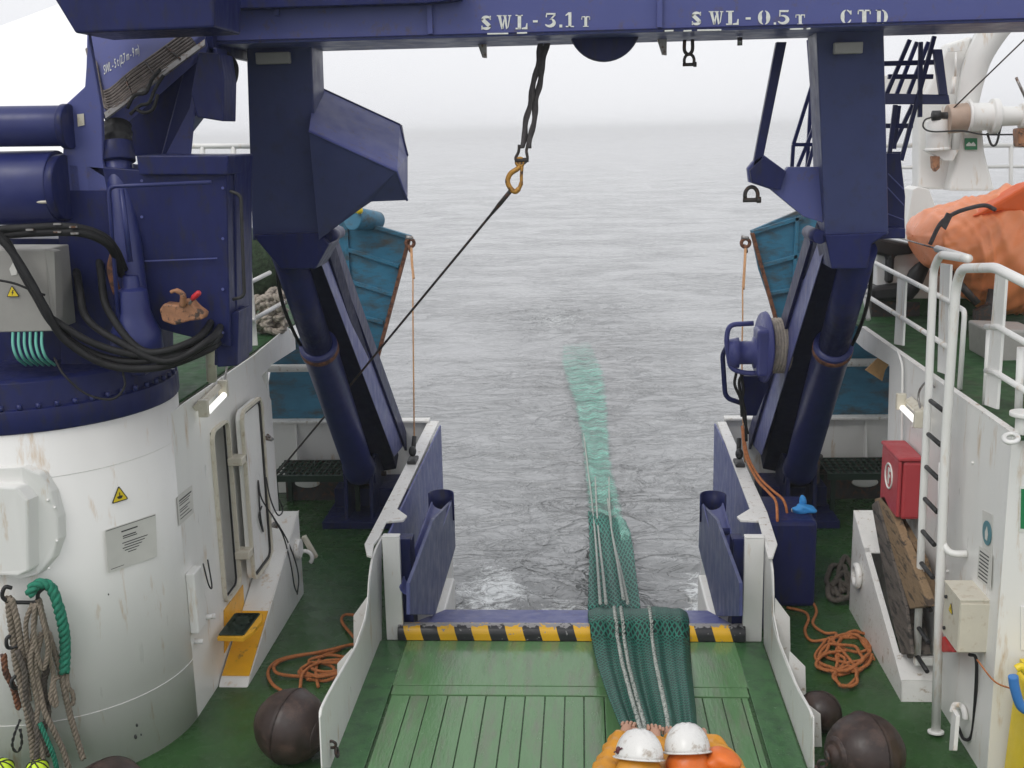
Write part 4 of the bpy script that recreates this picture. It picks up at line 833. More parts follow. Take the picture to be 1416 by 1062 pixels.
# sloping casing with yellow steps
t = thing('sloping_casing', 'low white steel casing rising aft below the open doorway, yellow near end', 'casing', (-2.95, 9.6, 0)); XO = -2.83
side = [PX(343, 958, XO), PX(345, 938, XO), PX(413, 706, XO), PX(420, 815, XO)]; side[0].z = 0; side[3].z = 0; side[2].y = side[3].y
M().poly(side, (-.25, 0, 0)).build('casing_shell', WHITE, t, bev=.008)
s1, s2 = side[1], side[2]; sv = (s2 - s1); yt = .36
M().poly([s1 + sv * .01 + V(-.008, 0, .003), s1 + sv * yt + V(-.008, 0, .003), s1 + sv * yt + V(-.242, 0, .003), s1 + sv * .01 + V(-.242, 0, .003)], (0, 0, .004)).build('yellow_slope', YEL, t)
M().tube([s1 + sv * .01 + V(.0, 0, .002), s2 + V(.0, 0, .002)], .006, 6).build('edge_bead', WHITED, t)
M().poly([(XW + .002, yl - .1, .20), (XW + .002, yr + .1, .30), (XW + .002, yr + .12, zl - .06), (XW + .002, yl - .02, zl - .06)], (.006, 0, 0)).build('kick_panel', YEL, t)
for k, (yy, zz) in enumerate(((10.55, .42),)):
    hc = V(XO, yy, zz); M().torus(hc + V(.06, 0, 0), (0, 1, 0), .07, .02, -90, 90).build('side_handle', WHITED, t)
vb = M(); vb.cyl((XO, 10.45, .55), (XO + .05, 10.45, .55), .10); vb.build('round_cover', WHITED, t, bev=.01)
M().beam((XO + .04, 10.62, .62), (XO + .14, 10.66, .38), .05, .05).build('lever', CREAM, t, bev=.01)
st = thing('step_tread', 'yellow rimmed step with dark green grating under the open doorway', 'step', PZ(330, 866, .50)); ZS = .50
tp = [(324, 848), (363, 848), (362, 858), (350, 873), (336, 882), (300, 881)]
M().poly([PZ(a, b_, ZS) for a, b_ in tp], (0, 0, -.035)).build('step_frame', YEL, st, bev=.004)
gm = M(); c4 = [PZ(326, 849, ZS + .003), PZ(358, 849, ZS + .003), PZ(336, 878, ZS + .003), PZ(304, 878, ZS + .003)]
for k in range(13): a = c4[0].lerp(c4[3], k / 12); b_ = c4[1].lerp(c4[2], k / 12); gm.beam(a, b_, .012, .02, (0, 0, 1))
for k in range(9): a = c4[0].lerp(c4[1], k / 8); b_ = c4[3].lerp(c4[2], k / 8); gm.beam(a, b_, .012, .02, (0, 0, 1))
gm.poly(c4, (0, 0, .006)); gm.build('grating', GRAT, st)
t = thing('black_rope', 'thin black rope hanging in loops from the open door over the white casing', 'rope', PX(395, 740, -2.9))
for pts in ([(357, 664, -2.98), (362, 690, -2.95), (380, 718, -2.9), (396, 745, -2.85), (408, 775, -2.80), (413, 800, -2.80), (411, 822, -2.80)], [(357, 666, -2.98), (360, 712, -2.98), (364, 735, -2.98), (358, 715, -2.97), (362, 700, -2.97)], [(378, 716, -2.9), (392, 742, -2.86), (402, 780, -2.8), (407, 810, -2.8), (411, 820, -2.8)], [(368, 660, -2.95), (374, 690, -2.9), (384, 712, -2.88), (391, 706, -2.88), (386, 690, -2.9)]):
    M().pipe([PX(*p) for p in pts], .007).build('cord_strand', BLACK, t)
# signs on the tower
def quadplate(pts, n, th, name, m_, parent): return M().poly(pts, n * th).build(name, m_, parent)
def onplane(P0, Px, Py):                                            # P0 top left, Px top right, Py bottom left
    return lambda u, v: P0 + (Px - P0) * u + (Py - P0) * v
def lines(fn, rows, parent, n, m_=INK, name='text_line'):
    mm = M()
    for u0, u1, v, h_ in rows: mm.poly([fn(u0, v) + n * .0035, fn(u1, v) + n * .0035, fn(u1, v + h_) + n * .0035, fn(u0, v + h_) + n * .0035], n * .001)
    return mm.build(name, m_, parent)
def triangle_sign(cp, ux, uy, s, label, cat='sign', bolt=False):
    n = ux.cross(uy).normalized(); n = n if n.dot(EYE - cp) > 0 else -n
    t = thing('warning_sign', label, cat, cp); T = lambda a, r: cp + (ux * math.cos(math.radians(a)) + uy * math.sin(math.radians(a))) * s * r
    def tri(r, cut=.12):
        o = []
        for a in (90, 210, 330):
            A_ = T(a, r); 
            for b_ in (a - 120, a + 120) if True else (): o.append(A_.lerp(T(b_, r), cut))
        return [o[0 + 1], o[2], o[3], o[4], o[5], o[0]] if False else [T(90, r).lerp(T(330, r), cut), T(90, r).lerp(T(210, r), cut), T(210, r).lerp(T(90, r), cut), T(210, r).lerp(T(330, r), cut), T(330, r).lerp(T(210, r), cut), T(330, r).lerp(T(90, r), cut)]
    M().poly([p + n * .002 for p in tri(1.0, .07)], n * .003).build('border', INK, t); M().poly([p + n * .0055 for p in tri(.82, .05)], n * .001).build('yellow_field', SYEL, t)
    sm = M()
    if bolt: pg = [(.10, .42), (-.16, .02), (-.02, .02), (-.14, -.34), (.18, .10), (.04, .10), (.2, .42)]
    else: pg = [(-.05, .38), (.05, .38), (.05, .06), (.30, .02), (.26, -.16), (.12, -.24), (-.12, -.24), (-.26, -.16), (-.30, .02), (-.05, .06)]
    sm.poly([cp + (ux * a + uy * b_) * s * .95 + n * .0068 for a, b_ in pg], n * .001).build('symbol', INK, t); return t
cp = CY_(165, 686, .004); ux = (CY_(178, 682, .004) - CY_(152, 690, .004)).normalized()
triangle_sign(cp, ux, V(0, 0, 1), .078, 'yellow triangular warning sign with a hanging load symbol on the white tower')
def notice(pts, label, rows, name='notice', m_=PAPER, off=.016, cyl_=True, surf=None):
    s = surf or (lambda a, b_: CY_(a, b_, off)); Q = [s(*p) for p in pts]; n = (Q[1] - Q[0]).cross(Q[3] - Q[0]).normalized(); n = n if n.dot(EYE - Q[0]) > 0 else -n
    t = thing(name, label, 'notice', (Q[0] + Q[2]) / 2); Q = [q + n * .008 for q in Q]
    M().poly(Q, n * .003).build('plate', m_, t); fn = onplane(Q[0], Q[1], Q[3])
    if rows: lines(fn, rows, t, n)
    return t
random.seed(4)
notice([(144, 733), (214, 710), (216, 769), (149, 792)], 'large faded printed plate with a few lines of text on the white tower', [(.3, .62, .14, .03), (.32, .58, .26, .025), (.32, .6, .31, .02), (.30, .85, .42, .02), (.34, .8, .48, .02), (.30, .78, .54, .02), (.34, .7, .60, .02), (.4, .66, .66, .02), (.05, .95, .93, .012), (.02, .98, .02, .012)], m_=CREAM if False else PAPER)
notice([(243, 688), (264, 671), (266, 709), (246, 727)], 'small printed notice nearer the doorway on the white wall', [(.1, .9, .15, .05), (.1, .8, .25, .03), (.1, .7, .33, .03), (.1, .75, .48, .03), (.1, .6, .56, .03), (.1, .7, .68, .03), (.1, .85, .8, .03)], surf=lambda a, b_: PX(a, b_, XW) if a > 255 else CY_(a, b_, .0))
t = thing('vent_box', 'narrow white steel box with a hanging lanyard between tower and doorway', 'box', PX(268, 860, XW)); a = PX(266, 822, XW)
M().box(XW, XW + .07, a.y - .12, a.y + .07, a.z - .28, a.z + .22).build('box_body', WHITE, t, bev=.012); M().pipe([V(XW + .1, a.y + .02, a.z + .25), V(XW + .12, a.y + .05, a.z + .06), V(XW + .12, a.y + .12, a.z + .02), V(XW + .1, a.y + .13, a.z + .24)], .006).build('lanyard', BLACK, t)
M().cyl((XW, a.y + .16, a.z - .27), (XW + .10, a.y + .2, a.z - .27), .022).cyl((XW, a.y - .04, a.z - .38), (XW + .07, a.y - .04, a.z - .38), .02).build('drain_plug', WHITED, t)
for a, b_, w_ in ((189, 1003, 3), (187, 1019, 4), (195, 1016, 2), (150, 822, 1.6)):
    q = CY_(a, b_, .0015); M().ball(q, .004 * w_, (.8, .5, 1.2), 8, .3).build('paint_chip', INK, bpy.data.objects['crane_tower'])
# hanging ropes rack
def cp_(a, b_, o=.09): return CY_(max(a, -20), b_, o)
t = thing('rope_rack', 'dark curled steel rack on the white tower carrying many hanging ropes', 'rack', cp_(40, 830))
M().pipe([cp_(16, 813, .12), cp_(7, 812, .14), cp_(3, 824, .14), cp_(12, 832, .12), cp_(30, 833, .10), cp_(50, 832, .09), cp_(53, 820, .12), cp_(62, 812, .14)], .014).build('upper_hook_bar', BLACK, t)
M().pipe([cp_(15, 878, .12), cp_(9, 884, .14), cp_(12, 896, .13), cp_(32, 890, .10)], .013).build('lower_hook', BLACK, t); M().pipe([cp_(22, 934, .12), cp_(16, 942, .14), cp_(20, 952, .12), cp_(38, 946, .08)], .013).build('lower_hook', BLACK, t)
def hrope(pts, r, m, label, o=.11, st=3, pitch=.10):
    mm = M(); mm.rope([cp_(a, b_, o + .012 * math.sin(i * 1.7)) for i, (a, b_) in enumerate(pts)], r, pitch, st, 5, 6); return tag(mm.build('hanging_rope', m), label, 'rope', None)
hrope([(12, 825), (14, 850), (18, 880), (22, 915), (30, 950), (38, 985), (44, 1020), (48, 1060)], .026, MANILA, 'thick weathered rope, leftmost in the bundle hanging on the white tower')
hrope([(16, 828), (24, 860), (30, 900), (36, 940), (40, 970)], .022, MANILA, 'weathered rope hanging just right of the leftmost thick rope on the tower', .14)
hrope([(45, 835), (36, 860), (37, 890), (40, 915), (44, 930), (47, 915), (44, 890), (48, 860), (50, 835)], .017, MANILA, 'beige rope hanging in a long spliced loop under the tower rack', .15)
hrope([(53, 828), (58, 850), (64, 872), (75, 900), (84, 930), (90, 960), (97, 990), (106, 1020), (115, 1050)], .022, MANILA, 'brown rope slanting down to the bobbin at the foot of the tower', .10)
hrope([(42, 822), (46, 812), (58, 807), (70, 812), (78, 830), (86, 860), (90, 890), (89, 930)], .038, GROPE, 'thick green rope looped over the right end of the tower rack', .13, 3, .14)
hrope([(58, 875), (52, 900), (50, 930), (56, 960), (62, 985), (74, 1010), (86, 1035), (95, 1062)], .021, MANILA, 'grey rope falling from the middle loop beside the green rope', .16)
hrope([(60, 870), (70, 880), (68, 905), (74, 935), (70, 965), (78, 975), (74, 945), (80, 935)], .018, MANILA, 'short spliced rope loop hanging below the green rope', .15)
hrope([(52, 880), (42, 910), (46, 945), (52, 975), (50, 1005), (58, 1040), (60, 1070)], .019, MANILA, 'knotted beige rope in the middle of the hanging bundle', .17)
hrope([(55, 1000), (66, 1025), (74, 1045), (80, 1070)], .018, GROPE, 'short green rope end low in the hanging bundle', .18)
hrope([(92, 930), (94, 950), (100, 958), (101, 972), (93, 973), (92, 955)], .017, MANILA, 'small brown rope eye below the thick green rope', .1)
hrope([(28, 995), (20, 1015), (17, 1032), (24, 1040), (30, 1028), (28, 1008)], .010, BLACK, 'thin black cord loop at the lower left of the rope bundle', .13, 2)
hrope([(48, 838), (46, 870), (52, 905), (60, 925), (66, 900), (62, 870), (54, 838)], .016, MANILA, 'grey-brown rope bight hanging between the beige loop and the green rope', .19)
hrope([(24, 900), (34, 930), (36, 965), (44, 990), (52, 1015), (50, 1050)], .020, ROPED, 'dark soaked rope crossing the middle of the hanging bundle', .18)
hrope([(66, 920), (60, 950), (66, 985), (60, 1015), (68, 1045)], .024, ROPED, 'dark thick rope behind the short spliced loop on the tower', .08)
hrope([(5, 905), (8, 930), (18, 950), (26, 980)], .022, RUST, 'rusty chain-like rope end at the far left of the bundle', .1)
for px, lab in ((4, 'yellow lattice float low at the left picture edge'), (52, 'small yellow lattice float beside the hanging ropes')):
    t = thing('lattice_float', lab, 'float', cp_(px, 1064, .2)); c = cp_(px, 1064, .2); M().ball(c, .075, n=18).build('ball', FLOATY, t); lt = M()
    for k in range(4): lt.torus(c, (math.cos(k * .8), math.sin(k * .8), .3), .077, .005, m=5)
    lt.build('net_cover', BLACK, t)
wc_ = M(); wc_.poly([PY(a, b_, 14.5 + (216 - b_) * .022) for a, b_ in ((-120, 80), (-20, 40), (40, 18), (78, 3), (120, -20), (150, 60), (150, 216), (-120, 216))], (0, 1.2, 0))
tag(wc_.build('white_canopy', mat('bright_white_canopy', (.93, .93, .92), .5, var=.02), bev=.15), 'large bright white rounded cover far behind the crane at the upper left', 'canopy')
# ---------------------------------------------------------------- crane
cr_ = thing('deck_crane', 'large navy knuckle boom crane folded above the round white tower', 'crane', (-4.15, 8.15, 2.6))
M().lathe(TC + V(0, 0, 2.6), (0, 0, 1), [(0, 1.065), (.02, 1.075), (.16, 1.075), (.165, 1.03), (.34, 1.03), (.36, .98)], 72).build('slew_ring', NAVY, cr_, bev=.006)
def slab(pts, y, dy, name, m_, bev=.01, parent=None): return M().poly([PY(a, b_, y) for a, b_ in pts], (0, dy, 0)).build(name, m_, parent or cr_, bev=bev)
slab([(78, 225), (196, 235), (196, 330), (200, 520), (84, 520)], 7.75, .6, 'crane_column', NAVY)
slab([(-60, 330), (90, 330), (84, 520), (-60, 520)], 7.9, .6, 'column_side', NAVY)
slab([(90, 145), (117, 120), (122, 45), (140, 150), (142, 225), (150, 265), (95, 265), (86, 225)], 7.75, .05, 'king_post_cheek', NAVYG, .008)
M().cyl(PY(-80, 176, 7.7), PY(92, 174, 7.7), .135, n=36).build('upper_ram', NAVYL, cr_, bev=.01); M().cyl(PY(88, 175, 7.7), PY(98, 175, 7.7), .15, n=36).build('ram_collar', NAVY, cr_, bev=.008)
M().cyl(PY(-80, 262, 7.75), PY(84, 259, 7.75), .25, n=40).build('lower_ram', NAVYL, cr_, bev=.01); M().cyl(PY(80, 259, 7.7), PY(92, 259, 7.7), .22, n=36).build('ram_collar', NAVY, cr_, bev=.01)
M().ball(PY(62, 279, 7.53), .04, (1.6, .6, .35)).build('grease_patch', CREAM, cr_)
# boom: top plate tilted back
BP0, BN = PY(150, 145, 8.0), Vector((0, -.70, .71))
def PB(px, py, o=0.): d = ray(px, py); return EYE + d * ((BP0 + BN * o - EYE).dot(BN) / d.dot(BN))
bo = M().poly([PB(*p) for p in [(120, 44), (252, 36), (282, 45), (158, 152), (141, 158), (119, 95)]], (0, .12, -.12)).build('main_boom', NAVYG, cr_, bev=.008)
slab([(145, 150), (282, 48), (285, 75), (225, 216), (160, 216), (146, 175)], 8.75, .4, 'boom_underside', NAVY)
slab([(264, 60), (300, 66), (302, 165), (270, 160), (227, 216), (222, 216)], 8.6, .25, 'boom_side', NAVYL)
slab([(228, 216), (262, 150), (276, 75), (262, 216)], 8.5, .04, 'boom_web', NAVYG, .003)
slab([(274, 72), (304, 74), (310, 110), (309, 168), (272, 162), (264, 130)], 8.1, .3, 'knuckle_housing', NAVY)
slab([(62, -60), (76, 0), (104, 46), (250, 40), (296, 38), (296, -60)], 7.6, .6, 'boom_head', NAVY, .015)
LINES = mat('brown_hydraulic_line', (.15, .125, .11), .5, .3, var=.4, scale=20)
for k in range(8):
    sp = M(); a = PB(144 + k * .9, 127 + k * 3.6, .02); b_ = PB(258 + k * 2.4, 43 + k * 3.4, .02); c = PB(120 + k * 1.8, 68 + k * 2.6, .02)
    sp.tube(catmull([c, PB(128 + k * 1.6, 98 + k * 3.2, .03), a, a.lerp(b_, .33) + V(0, -.01, .006 * math.sin(k)), a.lerp(b_, .66), b_], 4), .011, 6).build('hydraulic_line', LINES, cr_)
M().poly([PB(147, 166, .015), PB(284, 64, .015), PB(284, 56, .015), PB(145, 158, .015)], BN * .015).build('line_tray', STEEL, cr_)
for f_ in (.25, .5, .75): a = PB(144 + 114 * f_, 127 - 84 * f_, .035); b_ = PB(150 + 132 * f_, 156 - 100 * f_, .035); M().beam(a, b_, .02, .008, (0, 1, 0)).build('line_clamp', DARK, cr_)
def text3d(s, P0, ex, ey, n, name, m_, parent, ext=.0015):
    cu = bpy.data.curves.new('t', 'FONT'); cu.body = s; cu.size = 1; tmp = bpy.data.objects.new('t', cu); COL.objects.link(tmp); bpy.context.view_layer.update()
    me = bpy.data.meshes.new_from_object(tmp.evaluated_get(bpy.context.evaluated_depsgraph_get())); bpy.data.objects.remove(tmp)
    W_ = max(v.co.x for v in me.vertices); o0 = ORG[parent.name]
    for v in me.vertices: v.co = P0 + ex * (v.co.x / W_) + ey * (v.co.y / .72) + n * .004 - o0
    me.materials.clear(); me.materials.append(m_); o = bpy.data.objects.new(name, me); COL.objects.link(o); o.parent = parent; ORG[o.name] = o0
    so_ = o.modifiers.new('s', 'SOLIDIFY'); so_.thickness = ext; so_.offset = 0; return o
p0 = PB(144, 104); text3d('SWL - 5 t (2,7 m - 9 m)', p0, PB(193, 74) - p0, PB(143, 91) - PB(144, 104), BN, 'load_marking', LETTER, bo)
# bellows, luffing ram
be = M(); be.lathe(PY(163, 204, 7.95), PY(161, 160, 8.1) - PY(163, 204, 7.95), [(0, .07), (.02, .09), (.04, .07), (.06, .10), (.09, .08), (.12, .105), (.15, .085), (.18, .10), (.21, .06), (.24, .03)], 24); be.build('ram_bellows', BLACK, cr_)
M().cyl(PY(160, 205, 7.9), PY(186, 430, 7.6), .10, n=28).build('luffing_ram', NAVYL, cr_, bev=.006); M().lathe(PY(160, 196, 7.9), PY(186, 430, 7.6) - PY(160, 200, 7.9), [(0, .06), (.01, .115), (.14, .12), (.15, .1)], 28).build('ram_gland', NAVY, cr_, bev=.004)
M().bent([PY(168, 500, 7.4), PY(150, 258, 7.4), PY(292, 252, 7.4)], .014, .05).bent([PY(180, 362, 7.4), PY(168, 262, 7.4)], .018).build('guard_rail', NAVYL, cr_)
M().lathe(PY(190, 482, 7.5), (0, 0, 1), [(0, .175), (.12, .165), (.2, .13), (.26, .11), (.40, .10), (.42, .06), (.50, .05)], 32).build('swivel_housing', NAVYL, cr_, bev=.004)
M().tube(catmull([PY(158, 352, 7.5), PY(154, 370, 7.48), PY(157, 388, 7.48), PY(162, 405, 7.5)], 4), .03, 10).build('rusty_bracket', RUST, cr_)
cb = slab([(190, 217), (313, 217), (313, 235), (318, 480), (206, 452), (192, 400)], 7.75, .55, 'valve_cabinet', NAVY, .012)
slab([(188, 215), (316, 215), (314, 242), (192, 242)], 7.70, .6, 'cabinet_lid', NAVY, .01, cb)
slab([(312, 219), (326, 236), (328, 500), (296, 506), (300, 300)], 7.9, .4, 'cabinet_side', NAVY, .01)
M().bent([PY(318, 264, 7.7), PY(333, 270, 7.7), PY(338, 410, 7.7), PY(322, 414, 7.7)], .012, .04).build('cabinet_grab', BLACK, cr_)
M().beam(PY(200, 361, 7.72), PY(300, 357, 7.72), .008, .012).build('cabinet_seam', NAVYG, cr_)
slab([(296, 440), (330, 430), (328, 506), (300, 508)], 7.8, .3, 'cabinet_foot', NAVY)
M().cyl(PY(293, 525, 8.6), PY(290, 462, 8.4), .04).build('support_leg', CREAM, cr_)
M().poly([PY(107, 158, 7.745), PY(116, 157, 7.745), PY(117, 173, 7.745), PY(108, 175, 7.745)], (0, -.004, 0)).build('label_plate', CREAM, cr_)
for k in range(26):
    an = math.radians(-125 + k * 6.4); M().cyl(TC + V(math.cos(an) * 1.055, math.sin(an) * 1.055, 2.765), TC + V(math.cos(an) * 1.055, math.sin(an) * 1.055, 2.80), .018, n=6).build('ring_bolt', NAVYL, cr_)
for pts in ([(176, 150), (186, 132), (202, 128), (210, 110), (222, 96)], [(180, 158), (194, 146), (206, 142), (214, 124), (226, 104)], [(186, 150), (200, 156), (212, 150), (218, 130)]):
    M().pipe([PY(a, b_, 7.9) for a, b_ in pts], .012).build('boom_hose', HOSE, cr_)
for a, b_ in ((196, 250), (196, 300), (196, 350), (196, 400), (308, 260), (308, 330), (308, 400), (308, 460)): M().cyl(PY(a, b_, 7.75), PY(a, b_, 7.735), .011, n=6).build('cabinet_bolt', NAVYG, cr_)
M().pipe([PY(312, 75, 8.9), PY(324, 90, 8.9), PY(322, 112, 8.8), PY(310, 120, 8.7), PY(306, 140, 8.6)], .03).build('bridge_hose', HOSE, cr_)
t = thing('control_valve', 'greased brown valve block with a red topped lever in front of the navy crane cabinet', 'valve', PY(250, 440, 7.5))
M().poly([PY(a, b_, 7.5) for a, b_ in ((220, 428), (226, 420), (248, 422), (252, 415), (262, 416), (270, 425), (282, 434), (280, 442), (262, 444), (240, 450), (224, 444))], (0, .12, 0)).build('block', TAN if False else RUST2, t, bev=.012)
M().tube(catmull([PY(252, 424, 7.48), PY(253, 408, 7.46), PY(244, 402, 7.45), PY(236, 404, 7.45)], 5), [.022] * 6 + [.018] * 5 + [.012] * 5, 10).build('spout', RUST2, t)
M().cyl(PY(262, 420, 7.46), PY(268, 412, 7.44), .010).build('lever', STEEL, t); M().tube([PY(266, 414, 7.44), PY(268, 411, 7.43), PY(275, 405, 7.42), PY(277, 404, 7.42)], [.014, .019, .019, .012], 14).build('grip', mat('red_grip', (.55, .02, .03), .35), t)
t = thing('electrical_cabinet', 'grey electrical cabinet with a yellow voltage triangle on the crane at the left edge', 'cabinet', PY(30, 458, 7.3))
q = [PY(-60, 345, 7.3), PY(63, 345, 7.3), PY(74, 458, 7.3), PY(-60, 461, 7.3)]; M().poly(q, (0, .35, 0)).build('cabinet_body', GREY, t, bev=.008)
M().poly([PY(62, 345, 7.29), PY(75, 348, 7.32), PY(78, 440, 7.32), PY(73, 457, 7.29)], (0, .1, 0)).build('ribbed_edge', GREY, t)
M().poly([PY(13, 372, 7.297), PY(18, 363, 7.297), PY(24, 374, 7.297), PY(23, 380, 7.297), PY(16, 381, 7.297)], (0, -.002, 0)).build('peeled_sticker', PAPER, t)
triangle_sign(PY(18, 405, 7.295), V(1, 0, 0), V(0, 0, 1), .052, 'small yellow high voltage triangle on the grey cabinet', bolt=True)
def hoses(name, lst, r, m_, label, cat='hose'):
    t = thing(name, label, cat, PY(lst[0][0][0], lst[0][0][1], lst[0][0][2]))
    for pts in lst: M().pipe([PY(*p) for p in pts], r, 8, 7).build('hose', m_, t)
    return t
hoses('crane_hoses', [[(-20, 300, 7.2), (10, 335, 7.2), (30, 375, 7.2), (50, 410, 7.2), (75, 450, 7.2), (120, 485, 7.3), (180, 500, 7.3), (250, 490, 7.35), (290, 475, 7.5), (308, 458, 7.85)],
    [(-20, 310, 7.17), (14, 345, 7.17), (40, 385, 7.15), (62, 425, 7.15), (90, 470, 7.2), (150, 505, 7.25), (220, 508, 7.3), (285, 485, 7.5), (306, 470, 7.85)],
    [(-10, 318, 7.2), (40, 315, 7.2), (100, 314, 7.2), (140, 325, 7.3), (160, 345, 7.4), (172, 372, 7.55)], [(-10, 326, 7.22), (50, 322, 7.2), (110, 322, 7.2), (145, 335, 7.3), (158, 352, 7.4), (168, 380, 7.55)],
    [(70, 440, 7.2), (130, 475, 7.25), (200, 492, 7.3), (260, 480, 7.4), (290, 450, 7.8)], [(104, 360, 7.95), (110, 400, 7.5), (120, 440, 7.4), (160, 470, 7.3), (230, 500, 7.3), (290, 470, 7.4), (306, 450, 7.8)], [(136, 350, 7.9), (140, 380, 7.6), (150, 430, 7.4), (200, 486, 7.3), (270, 470, 7.4), (296, 440, 7.85)]], .026, HOSE, 'thick black hydraulic hoses sagging across the navy crane column', 'hoses')
hoses('sensor_cable', [[(75, 495, 7.2), (90, 520, 7.1), (120, 545, 7.1), (155, 552, 7.1), (172, 535, 7.15), (170, 515, 7.3)], [(-10, 386, 7.2), (20, 392, 7.2), (45, 402, 7.2), (62, 408, 7.2)]], .008, HOSE, 'thin black cable drooping over the slew ring of the crane', 'cable')
hoses('green_cables', [[(18 + 8 * k, 458, 7.32), (18 + 8 * k, 478, 7.25), (24 + 8 * k, 495, 7.25), (36 + 8 * k, 505 , 7.4)] for k in range(6)], .010, CABLEG, 'pale green cables coming out below the grey electrical cabinet', 'cables')
t = thing('hose_clamps', 'small bright metal clamps holding the black hoses on the crane column', 'clamps', PY(80, 316, 7.16))
for x_, y_ in ((74, 310), (96, 314), (74, 321), (98, 323), (36, 318)): M().box(PY(x_, y_, 7.16).x, PY(x_ + 3, y_, 7.16).x + .035, 7.155, 7.17, PY(x_, y_, 7.15).z - .006, PY(x_, y_, 7.15).z + .006).build('clamp', STEEL, t)
# aft-left guard rail, rope pile and old net on the upper deck
t = thing('guard_rail', 'white pipe guard rail on the upper deck behind the crane', 'railing', (-4.2, 13, UZ))
yr_ = 13.2
M().tube([PY(250, 202, yr_), PY(350, 202, yr_)], .03, 10).tube([PY(250, 243, yr_), PY(350, 243, yr_)], .024, 10).build('rail', WHITE, t)
for a in (323, 280): M().tube([PY(a, 202, yr_), PY(a + 5, 480, yr_)], .03, 10).build('post', WHITE, t)
M().poly([PY(338, 340, 10.9), PY(345, 340, 10.9), PY(356, 480, 10.9), PY(342, 480, 10.9)], (0, .02, 0)).build('flat_post', WHITE, t)
M().cyl(PY(335, 396, 10.8), PY(373, 377, 11.4), .022).cyl(PY(340, 448, 10.8), PY(392, 418, 11.4), .022).build('stub_rail', WHITE, t)
t = M(); rng = random.Random(5)
for k in range(16):
    cx, cy = 372 + rng.uniform(-9, 10), 430 + rng.uniform(-26, 26)
    t.rope([PY(cx + 14 * math.cos(a) * rng.uniform(.6, 1.1), cy + 9 * math.sin(a), 11.5 + .12 * math.sin(a * 1.3 + k)) for a in [j * .9 for j in range(8)]], .036, .16, 3, 4, 6)
tag(t.build('mooring_rope', mat('pale_mooring_rope', (.42, .37, .31), .9, var=.25, scale=20, bump=.5)), 'heap of thick pale mooring rope on the upper deck beside the left gantry leg', 'rope')
nb = M(); c0 = PY(352, 385, 11.8); nb.ball(c0 + V(0, 0, .1), .45, (.85, .7, .95), 36, .09); NB = netmat('old_dark_green_net', (.07, .12, .05), (.015, .03, .015), 50, 40, .22); tag(nb.build('stowed_net', mat('stowed_net_green', (.035, .060, .028), .9, var=.6, scale=30, bump=1, bscale=60)), 'bundle of old dark green netting stowed behind the white flat post', 'net bundle')
# ---------------------------------------------------------------- right deckhouse
XR = 2.78
t = thing('side_deckhouse', 'white steel deckhouse wall along the right side deck under the white railings', 'deckhouse', (XR, 9, 0)); yn = PX(1376, 904, XR).y
M().poly([(XR, yn, 0), (XR, 10.32, 0), PX(1227, 620, XR), PX(1230, 505, XR), PX(1195, 483, XR), PX(1180, 470, XR), (XR, 11.55, 2.5), (XR, yn, 2.5)], (.012, 0, 0)).build('side_wall', WHITE, t)
M().box(XR, 6, yn - .012, yn - .001, 0, 2.5).build('end_wall', WHITE, t); M().box(XR + .013, 6, 10.28, 10.32, 0, 2.47).build('aft_wall', WHITE, t)
M().poly([(XR - .002, yn - .013, 2.5), (XR - .002, 11.5, 2.5), (XR + .05, 11.5, 2.5), (XR + .05, yn - .013, 2.5)], (0, 0, .018)).build('gutter_bar', WHITED, t)
for px, py in ((1262, 590), (1310, 790), (1345, 640)): M().ball(PX(px, py, XR - .005), .012).build('weld_stud', WHITED, t)
M().bent([PX(1240, 482, XR - .03), PX(1248, 505, XR - .03), PX(1247, 600, XR - .03), PX(1244, 700, XR - .03)], .010).build('conduit', WHITE, t)
M().bent([PX(1303, 640, 2.62), PX(1301, 745, 2.62), PX(1312, 766, 2.66), PX(1338, 766, XR)], .026, .08).build('fender_pipe', WHITE, t)
M().torus(PX(1330, 990, XR - .03), (1, 0, 0), .07, .022, -20, 170, up=(0, 1, 0)).build('tie_ring', WHITE, t)
lamp((1247, 563), (1272, 588), XR - .09, -1, 'lit fluorescent work light on the right deckhouse wall behind the ladder')
# casing on the right
t = thing('right_casing', 'low white casing rising aft along the right deckhouse, holding a stack of timber', 'casing', (2.6, 9.6, 0)); XO = 2.50
side = [PX(1246, 968, XO), PX(1246, 942, XO), PX(1180, 707, XO), PX(1175, 812, XO)]; side[0].z = 0; side[3].z = 0; side[3].y = side[2].y
M().poly(side, (.012, 0, 0)).poly([side[0], side[1], side[1] + V(.28, 0, 0), side[0] + V(.28, 0, 0)], (0, .012, 0)).poly([side[3], side[2], side[2] + V(.28, 0, 0), side[3] + V(.28, 0, 0)], (0, -.012, 0)).build('casing_shell', WHITED, t, bev=.003)
s1, s2 = side[1], side[2]; sv = s2 - s1
M().poly([s1 + sv * .0 + V(0, 0, .0), s1 + sv * .14, s1 + sv * .14 + V(.28, 0, 0), s1 + V(.28, 0, 0)], (0, 0, .012)).poly([s1 + sv * .72, s2, s2 + V(.28, 0, 0), s1 + sv * .72 + V(.28, 0, 0)], (0, 0, .012)).poly([s1 + sv * .1, s1 + sv * .75, s1 + sv * .75 + V(.05, 0, 0), s1 + sv * .1 + V(.05, 0, 0)], (0, 0, .012)).build('casing_top', WHITED, t, bev=.003)
vb = M(); vb.torus(V(XO - .03, side[2].y - .35, .48), (1, 0, 0), .09, .03); vb.build('round_cover', WHITED, t)
